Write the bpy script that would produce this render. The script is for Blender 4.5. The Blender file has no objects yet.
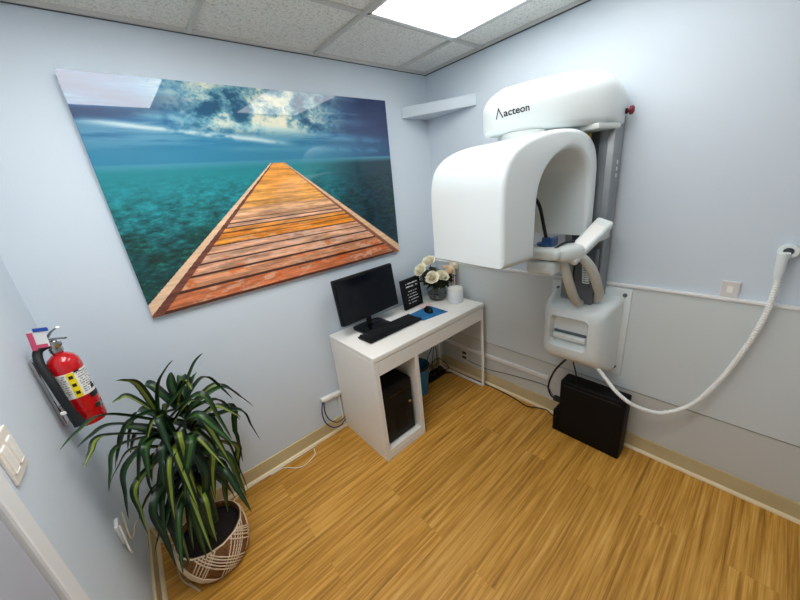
import bpy, bmesh, math, random
import numpy as np
from mathutils import Vector, Matrix
from mathutils.bvhtree import BVHTree
random.seed(7)
C = bpy.context.scene.collection
PI = math.pi
V = Vector

# ------------------------------------------------------------------ materials
def srgb(r, g, b):
    f = lambda c: (c/255/12.92) if c/255 <= .04045 else ((c/255+.055)/1.055)**2.4
    return (f(r), f(g), f(b), 1)

def mat(name, col, rough=.5, metal=0, bump=0, bscale=60, var=0, vscale=8, spec=.5, coat=0, trans=0, emit=None, estr=0, ior=1.45, alpha=1):
    m = bpy.data.materials.new(name); m.use_nodes = True
    nt = m.node_tree; b = nt.nodes['Principled BSDF']
    b.inputs['Base Color'].default_value = col
    b.inputs['Roughness'].default_value = rough
    b.inputs['Metallic'].default_value = metal
    b.inputs['Specular IOR Level'].default_value = spec
    b.inputs['Coat Weight'].default_value = coat
    b.inputs['Coat Roughness'].default_value = .05
    b.inputs['Transmission Weight'].default_value = trans
    b.inputs['IOR'].default_value = ior
    b.inputs['Alpha'].default_value = alpha
    if emit:
        b.inputs['Emission Color'].default_value = emit; b.inputs['Emission Strength'].default_value = estr
    tc = nt.nodes.new('ShaderNodeTexCoord')
    if var:
        n = nt.nodes.new('ShaderNodeTexNoise'); n.inputs['Scale'].default_value = vscale; n.inputs['Detail'].default_value = 4
        nt.links.new(tc.outputs['Object'], n.inputs['Vector'])
        r = nt.nodes.new('ShaderNodeValToRGB')
        r.color_ramp.elements[0].position = .3; r.color_ramp.elements[1].position = .7
        r.color_ramp.elements[0].color = [c*(1-var) for c in col[:3]]+[1]
        r.color_ramp.elements[1].color = [min(1, c*(1+var)) for c in col[:3]]+[1]
        nt.links.new(n.outputs['Fac'], r.inputs['Fac']); nt.links.new(r.outputs['Color'], b.inputs['Base Color'])
    if bump:
        n = nt.nodes.new('ShaderNodeTexNoise'); n.inputs['Scale'].default_value = bscale; n.inputs['Detail'].default_value = 3
        nt.links.new(tc.outputs['Object'], n.inputs['Vector'])
        bp = nt.nodes.new('ShaderNodeBump'); bp.inputs['Strength'].default_value = bump; bp.inputs['Distance'].default_value = .004
        nt.links.new(n.outputs['Fac'], bp.inputs['Height']); nt.links.new(bp.outputs['Normal'], b.inputs['Normal'])
    return m

M = {}
M['wall'] = mat('wall_paint', srgb(203, 214, 224), .75, bump=.15, bscale=220, var=.012, vscale=3)
M['panel'] = mat('panel_board', srgb(205, 213, 215), .45, bump=.05, bscale=120, var=.01, vscale=2)
M['lowboard'] = mat('lower_board', srgb(198, 201, 198), .55, var=.01, vscale=2)
M['base'] = mat('baseboard_vinyl', srgb(196, 180, 138), .5, var=.06, vscale=6)
M['quarter'] = mat('quarter_round', srgb(226, 208, 172), .45)
M['white'] = mat('white_lacquer', srgb(236, 234, 228), .4, var=.01, vscale=4)
M['white_metal'] = mat('white_powder_coat', srgb(232, 232, 226), .4)
M['trimwhite'] = mat('trim_paint', srgb(225, 226, 226), .5)
M['doorgrey'] = mat('door_grey', srgb(172, 175, 184), .5, var=.02)
M['mach'] = mat('machine_white', srgb(221, 229, 230), .36, coat=.1)
M['mach2'] = mat('machine_offwhite', srgb(206, 213, 211), .4, coat=.05)
M['alu'] = mat('brushed_aluminium', srgb(140, 145, 148), .42, metal=.55, var=.05, vscale=20)
M['grip'] = mat('grip_grey', srgb(190, 192, 184), .45)
M['darkgrey'] = mat('dark_grey', srgb(62, 66, 70), .5)
M['black'] = mat('black_plastic', srgb(8, 9, 11), .5, spec=.3, bump=.1, bscale=300)
M['gloss'] = mat('black_gloss', srgb(7, 10, 18), .18)
M['rubber'] = mat('black_rubber', srgb(24, 28, 32), .6)
M['blackmetal'] = mat('black_enclosure', srgb(6, 6, 8), .6, spec=.25, bump=.15, bscale=400)
M['steel'] = mat('steel', srgb(190, 190, 190), .25, metal=1)
M['red'] = mat('extinguisher_red', srgb(190, 16, 24), .2, coat=.6)
M['paper'] = mat('label_paper', srgb(232, 232, 230), .5)
M['yellow'] = mat('label_yellow', srgb(240, 215, 30), .5)
M['ink'] = mat('ink_dark', srgb(28, 30, 34), .5)
M['inkgrey'] = mat('ink_grey', srgb(92, 100, 108), .5)
M['bluetag'] = mat('blue_tag', srgb(30, 75, 175), .4)
M['pink'] = mat('pink_tag', srgb(205, 80, 115), .5)
M['cyan'] = mat('mousepad', srgb(40, 110, 165), .6, var=.35, vscale=9)
M['letter'] = mat('white_lettering', srgb(225, 228, 232), .5)
M['leafgreen'] = None
M['soil'] = mat('soil', srgb(28, 20, 16), .9, bump=1, bscale=90, var=.4, vscale=60)
M['stem'] = mat('plant_stem', srgb(70, 82, 40), .6, var=.3, vscale=40)
M['rattan'] = mat('rattan_brown', srgb(128, 84, 44), .6, var=.4, vscale=50, bump=.6, bscale=120)
M['cane'] = mat('white_cane', srgb(232, 214, 188), .5)
M['rose'] = mat('rose_cream', srgb(252, 244, 224), .6, var=.08, vscale=30)
M['rosepeach'] = mat('rose_peach', srgb(250, 228, 200), .6, var=.08, vscale=30)
M['leafdark'] = mat('rose_leaf', srgb(42, 48, 26), .5, var=.3, vscale=40)
M['glass'] = mat('smoked_glass', srgb(214, 220, 222), .03, trans=1)
M['water'] = mat('vase_water', srgb(215, 215, 205), .03, trans=1, ior=1.33)
M['cup'] = mat('frosted_plastic', srgb(238, 240, 244), .35, trans=.25)
M['blue'] = mat('blue_plastic', srgb(40, 125, 175), .45)
M['outlet'] = mat('ivory_plastic', srgb(222, 214, 204), .45)
M['cablewhite'] = mat('white_cable', srgb(228, 226, 216), .5)
M['cordcream'] = mat('cream_cord', srgb(214, 206, 180), .5)
M['bluecable'] = mat('blue_cable', srgb(52, 58, 110), .5)
M['hose'] = mat('white_hose', srgb(236, 238, 236), .4)
M['gridgrey'] = mat('ceiling_grid', srgb(200, 200, 195), .5)
M['anglegrey'] = mat('wall_angle_light', srgb(206, 206, 202), .5)
M['darkline'] = mat('shadow_line', srgb(80, 84, 90), .6)  # dark tone that paints shadow into narrow gaps
M['bluefilm'] = mat('blue_bite_block', srgb(40, 80, 130), .3, trans=.2)
M['brass'] = mat('yellow_connector', srgb(176, 160, 50), .4)
M['lamp'] = mat('light_diffuser', srgb(255, 255, 255), .5, emit=(1, .995, .975, 1), estr=4.6)
M['lamp2'] = mat('light_diffuser_bright', srgb(255, 255, 255), .5, emit=(1, .995, .975, 1), estr=9.5)
M['screen'] = mat('screen_glass', srgb(5, 10, 20), .12)
M['rosered'] = mat('ribbon_red', srgb(150, 40, 50), .5)

def floor_mat():
    m = bpy.data.materials.new('wood_floor'); m.use_nodes = True
    nt = m.node_tree; L = nt.links; b = nt.nodes['Principled BSDF']
    N = lambda t: nt.nodes.new(t)
    tc = N('ShaderNodeTexCoord')
    br = N('ShaderNodeTexBrick'); br.offset = .37; br.inputs['Scale'].default_value = 1
    br.inputs['Brick Width'].default_value = 1.22; br.inputs['Row Height'].default_value = .152
    br.inputs['Mortar Size'].default_value = .0009; br.inputs['Mortar Smooth'].default_value = .3
    br.inputs['Color1'].default_value = (0, 0, 0, 1); br.inputs['Color2'].default_value = (1, 1, 1, 1); br.inputs['Mortar'].default_value = (.5, .5, .5, 1)
    L.new(tc.outputs['Object'], br.inputs['Vector'])
    mp = N('ShaderNodeMapping'); mp.inputs['Scale'].default_value = (1.3, 40, 1)
    L.new(tc.outputs['Object'], mp.inputs['Vector'])
    # offset the grain per plank
    ad = N('ShaderNodeVectorMath'); ad.operation = 'ADD'
    ml = N('ShaderNodeVectorMath'); ml.operation = 'SCALE'; ml.inputs['Scale'].default_value = 13
    L.new(br.outputs['Color'], ml.inputs[0]); L.new(mp.outputs['Vector'], ad.inputs[0]); L.new(ml.outputs['Vector'], ad.inputs[1])
    n1 = N('ShaderNodeTexNoise'); n1.inputs['Scale'].default_value = 1.5; n1.inputs['Detail'].default_value = 8; n1.inputs['Roughness'].default_value = .66; n1.inputs['Distortion'].default_value = .35
    L.new(ad.outputs['Vector'], n1.inputs['Vector'])
    r = N('ShaderNodeValToRGB'); e = r.color_ramp.elements
    e[0].position = .27; e[0].color = srgb(122, 80, 22)
    e[1].position = .72; e[1].color = srgb(226, 178, 100)
    k = r.color_ramp.elements.new(.47); k.color = srgb(184, 131, 50)
    k = r.color_ramp.elements.new(.56); k.color = srgb(205, 152, 68)
    L.new(n1.outputs['Fac'], r.inputs['Fac'])
    # plank tone
    mx = N('ShaderNodeMix'); mx.data_type = 'RGBA'; mx.blend_type = 'MULTIPLY'; mx.inputs['Factor'].default_value = 1
    mr = N('ShaderNodeMapRange'); mr.inputs['To Min'].default_value = .93; mr.inputs['To Max'].default_value = 1.05
    L.new(br.outputs['Color'], mr.inputs['Value'])
    L.new(r.outputs['Color'], mx.inputs['A']); L.new(mr.outputs['Result'], mx.inputs['B'])
    mo = N('ShaderNodeMix'); mo.data_type = 'RGBA'
    fm = N('ShaderNodeMath'); fm.operation = 'MULTIPLY'; fm.inputs[1].default_value = .14
    L.new(br.outputs['Fac'], fm.inputs[0]); L.new(fm.outputs[0], mo.inputs['Factor'])
    L.new(mx.outputs['Result'], mo.inputs['A']); mo.inputs['B'].default_value = srgb(96, 60, 20)
    L.new(mo.outputs['Result'], b.inputs['Base Color'])
    b.inputs['Roughness'].default_value = .45; b.inputs['Specular IOR Level'].default_value = .35
    bp = N('ShaderNodeBump'); bp.inputs['Strength'].default_value = .08; bp.inputs['Distance'].default_value = .002
    L.new(n1.outputs['Fac'], bp.inputs['Height']); L.new(bp.outputs['Normal'], b.inputs['Normal'])
    return m
M['floor'] = floor_mat()

def tile_mat():
    m = bpy.data.materials.new('ceiling_tile'); m.use_nodes = True
    nt = m.node_tree; L = nt.links; b = nt.nodes['Principled BSDF']
    tc = nt.nodes.new('ShaderNodeTexCoord')
    n = nt.nodes.new('ShaderNodeTexNoise'); n.inputs['Scale'].default_value = 110; n.inputs['Detail'].default_value = 5; n.inputs['Roughness'].default_value = .7
    L.new(tc.outputs['Object'], n.inputs['Vector'])
    r = nt.nodes.new('ShaderNodeValToRGB'); e = r.color_ramp.elements
    e[0].position = .30; e[0].color = srgb(176, 175, 168)
    e[1].position = .50; e[1].color = srgb(236, 236, 230)
    L.new(n.outputs['Fac'], r.inputs['Fac']); L.new(r.outputs['Color'], b.inputs['Base Color'])
    b.inputs['Roughness'].default_value = .95
    bp = nt.nodes.new('ShaderNodeBump'); bp.inputs['Strength'].default_value = .35; bp.inputs['Distance'].default_value = .004
    L.new(n.outputs['Fac'], bp.inputs['Height']); L.new(bp.outputs['Normal'], b.inputs['Normal'])
    return m
M['tile'] = tile_mat()

def attr_mat(name, attr, rough, coat=0, coat_rough=.02, spec=.5):
    m = bpy.data.materials.new(name); m.use_nodes = True
    nt = m.node_tree; b = nt.nodes['Principled BSDF']
    a = nt.nodes.new('ShaderNodeAttribute'); a.attribute_name = attr
    nt.links.new(a.outputs['Color'], b.inputs['Base Color'])
    b.inputs['Roughness'].default_value = rough; b.inputs['Coat Weight'].default_value = coat; b.inputs['Coat Roughness'].default_value = coat_rough
    b.inputs['Specular IOR Level'].default_value = spec
    return m

# ------------------------------------------------------------------ mesh helpers
def link(name, bm, m, parent=None, smooth=None, bevel=0, seg=2):
    """one mesh object; children keep world coordinates as built"""
    bmesh.ops.recalc_face_normals(bm, faces=bm.faces)
    me = bpy.data.meshes.new(name); bm.to_mesh(me); bm.free()
    ms = m if isinstance(m, (list, tuple)) else [m]
    for q in ms: me.materials.append(q)
    o = bpy.data.objects.new(name, me); C.objects.link(o)
    if smooth is not None:
        for p in me.polygons: p.use_smooth = True
        me.set_sharp_from_angle(angle=math.radians(smooth))
    if parent:
        o.parent = parent; o.matrix_parent_inverse = base_matrix(parent).inverted()
    return o

def base_matrix(o):
    mm = Matrix.LocRotScale(o.location, o.rotation_euler, o.scale)
    if o.parent: mm = base_matrix(o.parent) @ o.matrix_parent_inverse @ mm
    return mm

def thing(name, label, cat, loc=(0, 0, 0), group=None):
    o = bpy.data.objects.new(name, None); C.objects.link(o); o.location = loc; o.empty_display_size = .05
    return tag(o, label, cat, group)

def tag(o, label, cat, group=None, kind=None):
    o['label'] = label; o['category'] = cat
    if group: o['group'] = group
    if kind: o['kind'] = kind
    return o

def struct(o): o['kind'] = 'structure'; return o

def box(bm, a, b, bev=0, seg=3, mi=0, M4=None):
    """box from corner a to corner b, optional bevel, optional transform"""
    t = bmesh.new(); bmesh.ops.create_cube(t, size=1)
    a = V(a); b = V(b); s = b-a; c = (a+b)/2
    for v in t.verts: v.co = V((v.co.x*s.x, v.co.y*s.y, v.co.z*s.z))
    if bev: bmesh.ops.bevel(t, geom=list(t.edges), offset=bev, segments=seg, profile=.5, affect='EDGES')
    for v in t.verts: v.co += c
    merge(bm, t, M4, mi)

def merge(bm, t, M4=None, mi=0):
    for f in t.faces: f.material_index = mi
    me = bpy.data.meshes.new('tmp'); t.to_mesh(me); t.free()
    if M4: me.transform(M4)
    bm.from_mesh(me); bpy.data.meshes.remove(me)

def obox(bm, c, ux, uy, uz, size, bev=0, seg=3, mi=0):
    """oriented box: centre c, axis directions, size"""
    ux = V(ux).normalized(); uz = V(uz); uz = (uz - ux*uz.dot(ux)).normalized(); uy = uz.cross(ux)
    m4 = Matrix((ux, uy, uz)).transposed().to_4x4(); m4.translation = V(c)
    s = V(size)/2
    box(bm, -s, s, bev, seg, mi, m4)

def lathe(bm, prof, c=(0, 0, 0), n=32, axis=(0, 0, 1), mi=0):
    t = bmesh.new(); rings = []
    for r, z in prof:
        if r < 1e-6: rings.append([t.verts.new((0, 0, z))])
        else: rings.append([t.verts.new((r*math.cos(2*PI*k/n), r*math.sin(2*PI*k/n), z)) for k in range(n)])
    for A, B in zip(rings, rings[1:]):
        for k in range(n):
            k2 = (k+1) % n
            if len(A) == 1 and len(B) == 1: continue
            if len(A) == 1: t.faces.new((A[0], B[k], B[k2]))
            elif len(B) == 1: t.faces.new((A[k], A[k2], B[0]))
            else: t.faces.new((A[k], A[k2], B[k2], B[k]))
    q = V((0, 0, 1)).rotation_difference(V(axis).normalized()).to_matrix().to_4x4(); q.translation = V(c)
    merge(bm, t, q, mi)

def smooth_path(pts, sub=8):
    pts = [V(p) for p in pts]; out = []
    for i in range(len(pts)-1):
        p0 = pts[max(i-1, 0)]; p1 = pts[i]; p2 = pts[i+1]; p3 = pts[min(i+2, len(pts)-1)]
        for k in range(sub):
            t = k/sub
            out.append(.5*((2*p1)+(p2-p0)*t+(2*p0-5*p1+4*p2-p3)*t*t+(3*p1-p0-3*p2+p3)*t**3))
    out.append(pts[-1]); return out

def tube(bm, pts, r, n=8, mi=0, sub=8, cap=True, flat=None):
    P = smooth_path(pts, sub) if sub else [V(p) for p in pts]
    R = r if callable(r) else (lambda t: r)
    up = V((0, 0, 1)); prev = None; rings = []
    for i, p in enumerate(P):
        d = (P[min(i+1, len(P)-1)]-P[max(i-1, 0)]).normalized()
        a = prev if prev is not None else (up if abs(d.dot(up)) < .9 else V((1, 0, 0)))
        a = (a-d*a.dot(d)).normalized(); b = d.cross(a); prev = a
        rr = R(i/(len(P)-1)); k1, k2 = (flat or (1, 1))
        rings.append([bm.verts.new(p+a*(rr*k1*math.cos(2*PI*k/n))+b*(rr*k2*math.sin(2*PI*k/n))) for k in range(n)])
    for A, B in zip(rings, rings[1:]):
        for k in range(n):
            f = bm.faces.new((A[k], A[(k+1) % n], B[(k+1) % n], B[k])); f.material_index = mi
    if cap:
        bm.faces.new(rings[0]).material_index = mi; bm.faces.new(rings[-1]).material_index = mi

def prism(bm, poly, h0, h1, frame=None, bev=0, seg=4, bevsel=None, mi=0):
    """poly in local (x,y), extruded z h0..h1, bevel rim edges; frame = Matrix4"""
    t = bmesh.new()
    A = [t.verts.new((x, y, h0)) for x, y in poly]; B = [t.verts.new((x, y, h1)) for x, y in poly]
    n = len(poly)
    t.faces.new(A[::-1]); t.faces.new(B)
    for k in range(n): t.faces.new((A[k], A[(k+1) % n], B[(k+1) % n], B[k]))
    if bev:
        es = []
        for e in t.edges:
            z = [v.co.z for v in e.verts]
            if abs(z[0]-z[1]) < 1e-9 and (bevsel is None or bevsel(e)): es.append(e)
        bmesh.ops.bevel(t, geom=es, offset=bev, segments=seg, profile=.5, affect='EDGES', clamp_overlap=True)
    merge(bm, t, frame, mi)

def soft_prism(bm, poly, h0, h1, frame, rad=.03, n=6, mi=0):
    """extrusion with evenly rounded rims: rings inset along the outline normals"""
    N = len(poly); area = sum(poly[i][0]*poly[(i+1) % N][1]-poly[(i+1) % N][0]*poly[i][1] for i in range(N))
    sg = 1 if area > 0 else -1; nr = []
    for i in range(N):
        a, b, c = V(poly[i-1]), V(poly[i]), V(poly[(i+1) % N])
        e1 = (b-a).normalized(); e2 = (c-b).normalized(); n1 = V((-e1.y, e1.x))*sg; n2 = V((-e2.y, e2.x))*sg
        m = n1+n2; nr.append(m/max(.5, m.length_squared/2) if m.length > 1e-4 else n1)
    t = bmesh.new(); rings = []
    lv = [(rad*(1-math.sin(PI/2*k/n)), h0+rad*(1-math.cos(PI/2*k/n))) for k in range(n+1)]
    lv += [(d, h1-(z-h0)) for d, z in reversed(lv)]
    for d, z in lv: rings.append([t.verts.new((poly[i][0]+nr[i].x*d, poly[i][1]+nr[i].y*d, z)) for i in range(N)])
    for A, B in zip(rings, rings[1:]):
        for k in range(N): t.faces.new((A[k], A[(k+1) % N], B[(k+1) % N], B[k]))
    t.faces.new(rings[0][::-1]); t.faces.new(rings[-1])
    merge(bm, t, frame, mi)

def rrect(x0, y0, x1, y1, r, n=6):
    out = []
    for cx, cy, a0 in ((x1-r, y1-r, 0), (x0+r, y1-r, 90), (x0+r, y0+r, 180), (x1-r, y0+r, 270)):
        for k in range(n+1):
            a = math.radians(a0+90*k/n); out.append((cx+r*math.cos(a), cy+r*math.sin(a)))
    return out

def text_bm(s, size, M4, depth=.0008, target=None, ray=None, off=.001, bold=False):
    cu = bpy.data.curves.new('txt', 'FONT'); cu.body = s; cu.size = size; cu.align_x = 'LEFT'; cu.extrude = 0 if target else depth; cu.resolution_u = 3
    if bold: cu.offset = size*.02
    ob = bpy.data.objects.new('txt', cu); C.objects.link(ob)
    dg = bpy.context.evaluated_depsgraph_get(); dg.update()
    me = bpy.data.meshes.new_from_object(ob.evaluated_get(dg))
    bpy.data.objects.remove(ob); bpy.data.curves.remove(cu)
    bm = bmesh.new(); bm.from_mesh(me); bpy.data.meshes.remove(me)
    bmesh.ops.transform(bm, matrix=M4, verts=bm.verts)
    if target:
        for v in bm.verts:
            hit = target.ray_cast(v.co - ray*.3, ray)
            if hit[0] is not None: v.co = hit[0] - ray*off
    return bm

def frame(o, ux, uy):
    ux = V(ux).normalized(); uy = V(uy); uy = (uy-ux*uy.dot(ux)).normalized(); uz = ux.cross(uy)
    m = Matrix((ux, uy, uz)).transposed().to_4x4(); m.translation = V(o); return m

# ------------------------------------------------------------------ camera
H = 2.3645; LX = -2.3147; YB = -3.1
def camera():
    yaw, pitch, roll, f = .8901, -.3426, -.1108, 317.9
    d = V((math.cos(pitch)*math.cos(yaw), math.cos(pitch)*math.sin(yaw), math.sin(pitch)))
    r = d.cross(V((0, 0, 1))).normalized(); u = r.cross(d)
    r2 = r*math.cos(roll)+u*math.sin(roll); u2 = -r*math.sin(roll)+u*math.cos(roll)
    m = Matrix((r2, u2, -d)).transposed().to_4x4(); m.translation = V((-1.9529, -1.8486, 1.6407))
    cd = bpy.data.cameras.new('camera'); cd.sensor_width = 36; cd.lens = 36*f/800; cd.clip_start = .02
    c = bpy.data.objects.new('camera', cd); C.objects.link(c); c.matrix_world = m
    bpy.context.scene.camera = c
camera()

# ------------------------------------------------------------------ room
bm = bmesh.new(); box(bm, (LX-.1, YB-.1, -.1), (.1, .1, 0)); struct(link('floor', bm, M['floor']))
bm = bmesh.new(); box(bm, (LX-.1, 0, 0), (.1, .1, H)); struct(link('wall_back', bm, M['wall']))
bm = bmesh.new(); box(bm, (0, YB, 0), (.1, 0, H)); struct(link('wall_right', bm, M['wall']))
bm = bmesh.new()
DY0, DY1, DZ = -1.80, -.925, 2.05                       # doorway in the left wall
box(bm, (LX-.1, DY1, 0), (LX, 0, H)); box(bm, (LX-.1, YB, 0), (LX, DY0, H)); box(bm, (LX-.1, DY0, DZ), (LX, DY1, H))
struct(link('wall_left', bm, M['wall']))
bm = bmesh.new(); box(bm, (LX-.1, YB-.1, 0), (.1, YB, H)); struct(link('wall_front', bm, M['wall']))
bm = bmesh.new(); box(bm, (LX-.1, YB-.1, H+.012), (.1, .1, H+.1)); struct(link('ceiling', bm, M['tile']))
# T-bar grid
bm = bmesh.new()
for x in (-2.082, -1.475, -.868, -.26): box(bm, (x-.009, YB, H-.002), (x+.009, 0, H+.012), .001, 1)
for y in (-.478, -1.085, -1.692, -2.3, -2.91):
    for a, b in (((LX, -2.094), (-1.463, -.88), (-.248, 0)) if y == -1.085 else ((LX, 0),)): box(bm, (a, y-.009, H-.0015), (b, y+.009, H+.0115), .001, 1)
struct(link('trim_1', bm, M['gridgrey']))
bm = bmesh.new()
box(bm, (LX, -.014, H-.004), (0, 0, H+.012)); box(bm, (-.014, YB, H-.004), (0, -.018, H+.012)); box(bm, (LX, YB, H-.004), (LX+.018, -.018, H+.012))
box(bm, (LX+.018, YB, H-.004), (-.018, YB+.018, H+.012))
struct(link('trim_2', bm, M['anglegrey']))
bm = bmesh.new()   # dark strip painted in as the shadow gap under the wall angle
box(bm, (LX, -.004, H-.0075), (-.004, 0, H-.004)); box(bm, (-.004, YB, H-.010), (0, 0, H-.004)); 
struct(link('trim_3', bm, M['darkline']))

# ceiling lights (2x4 troffers)
def light(x0, label, lm='lamp'):
    x1 = x0+.595; y0 = -1.68; y1 = -.49; cx = (x0+x1)/2
    t = thing('ceiling_light', label, 'ceiling light', (cx, (y0+y1)/2, H+.012), 'recessed ceiling lights')
    bm = bmesh.new()
    for a, b in (((x0, y0, 0), (x0+.016, y1, 0)), ((x1-.016, y0, 0), (x1, y1, 0)), ((x0, y0, 0), (x1, y0+.016, 0)), ((x0, y1-.016, 0), (x1, y1, 0))):
        box(bm, (a[0], a[1], H-.002), (b[0], b[1], H+.011))
    link('frame', bm, M['trimwhite'], t)
    bm = bmesh.new(); box(bm, (x0+.016, y0+.016, H+.001), (x1-.016, y1-.016, H+.008)); link('diffuser', bm, M[lm], t)
light(-.862, 'bright white rectangular ceiling light panel over the desk side of the room')
light(-2.076, 'ceiling light panel nearest the left wall, seen only as a reflection in the glossy picture', 'lamp2')

# baseboards
bm = bmesh.new(); box(bm, (LX+.012, -.012, 0), (-.012, 0, .1), .003, 2)
bm2 = struct(link('baseboard_back', bm, M['base']))
bm = bmesh.new(); box(bm, (-.013, YB, 0), (0, 0, .1), .003, 2); struct(link('baseboard_right', bm, M['base']))
bm = bmesh.new(); box(bm, (LX, DY1+.067, 0), (LX+.012, 0, .1), .003, 2); box(bm, (LX, YB, 0), (LX+.012, DY0-.067, .1), .003, 2); struct(link('baseboard_left', bm, M['base']))
def quarter(name, a, b, nrm):
    bm = bmesh.new(); a = V(a); b = V(b); nrm = V(nrm); r = .016
    A = []; B = []
    prof = [(0, 0)]+[(r*math.cos(t*PI/2/5), r*math.sin(t*PI/2/5)) for t in range(6)]
    for x, z in prof: A.append(bm.verts.new(a+nrm*x+V((0, 0, z)))); B.append(bm.verts.new(b+nrm*x+V((0, 0, z))))
    for k in range(len(prof)): k2 = (k+1) % len(prof); bm.faces.new((A[k], A[k2], B[k2], B[k]))
    bm.faces.new(A); bm.faces.new(B)
    struct(link(name, bm, M['quarter']))
quarter('trim_4', (LX+.012, -.012, 0), (-.012, -.012, 0), (0, -1, 0))
quarter('trim_5', (-.012, -.012, 0), (-.012, YB, 0), (-1, 0, 0))
quarter('trim_6', (LX+.012, -.012, 0), (LX+.012, DY1+.067, 0), (1, 0, 0))

# wall panel on the right wall: the white backing board
bm = bmesh.new(); box(bm, (-.016, -3.0, .392), (0, -.004, 1.012), .003, 2); struct(link('trim_7', bm, M['panel']))
bm = bmesh.new(); box(bm, (-.024, -3.0, 1.008), (0, -.004, 1.022), .003, 2); struct(link('trim_8', bm, M['trimwhite']))

bm = bmesh.new(); box(bm, (-.008, -3.0, .1), (0, -.004, .384), .002, 1); struct(link('trim_11', bm, M['lowboard']))
bm = bmesh.new(); box(bm, (-.004, -3.0, .384), (0, -.004, .392)); struct(link('trim_12', bm, M['darkline']))  # dark strip standing in for the shadow below the upper board

# door and casing on the left wall
bm = bmesh.new()
for a, b in (((DY1, 0), (DY1+.066, DZ+.066)), ((DY0-.066, 0), (DY0, DZ+.066)), ((DY0-.066, DZ), (DY1+.066, DZ+.066))):
    box(bm, (LX-.002, a[0], a[1]), (LX+.018, b[0], b[1]), .006, 2)
box(bm, (LX-.1, DY1-.003, 0), (LX, DY1, DZ)); box(bm, (LX-.1, DY0, 0), (LX, DY0+.02, DZ)); box(bm, (LX-.1, DY0, DZ-.02), (LX, DY1, DZ))
struct(link('trim_9', bm, M['trimwhite']))
bm = bmesh.new(); box(bm, (LX-.035, DY0+.02, .005), (LX+.006, DY1-.005, DZ-.02), .002, 1)
dr = struct(link('door_1', bm, M['doorgrey']))
bm = bmesh.new(); lathe(bm, [(0, 0), (.03, 0), (.03, .008), (.012, .012), (.012, .04), (.026, .05), (.028, .062), (.02, .072), (0, .074)], (LX+.006, -1.73, .95), 20, (1, 0, 0))
link('door_knob', bm, M['steel'], dr, 40)

# ------------------------------------------------------------------ the seascape print
PX0, PX1, PZ0, PZ1 = -1.962, -.431, 1.183, 2.165
def noise2(shape, fx, fy, rng, oct=4, pers=.55):
    h, w = shape; out = np.zeros(shape); amp = 1; tot = 0
    for o in range(oct):
        gx, gy = max(2, int(fx*2**o)), max(2, int(fy*2**o))
        g = rng.random((gy+2, gx+2))
        x = np.linspace(0, gx-1e-6, w); y = np.linspace(0, gy-1e-6, h)
        xi = x.astype(int); yi = y.astype(int); xf = x-xi; yf = y-yi
        xf = xf*xf*(3-2*xf); yf = (yf*yf*(3-2*yf))[:, None]
        a = g[yi][:, xi]; b = g[yi][:, xi+1]; c = g[yi+1][:, xi]; d = g[yi+1][:, xi+1]
        out += amp*((a*(1-xf)+b*xf)*(1-yf)+(c*(1-xf)+d*xf)*yf); tot += amp; amp *= pers
    return out/tot
def S(e0, e1, x): t = np.clip((x-e0)/(e1-e0), 0, 1); return t*t*(3-2*t)
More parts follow.
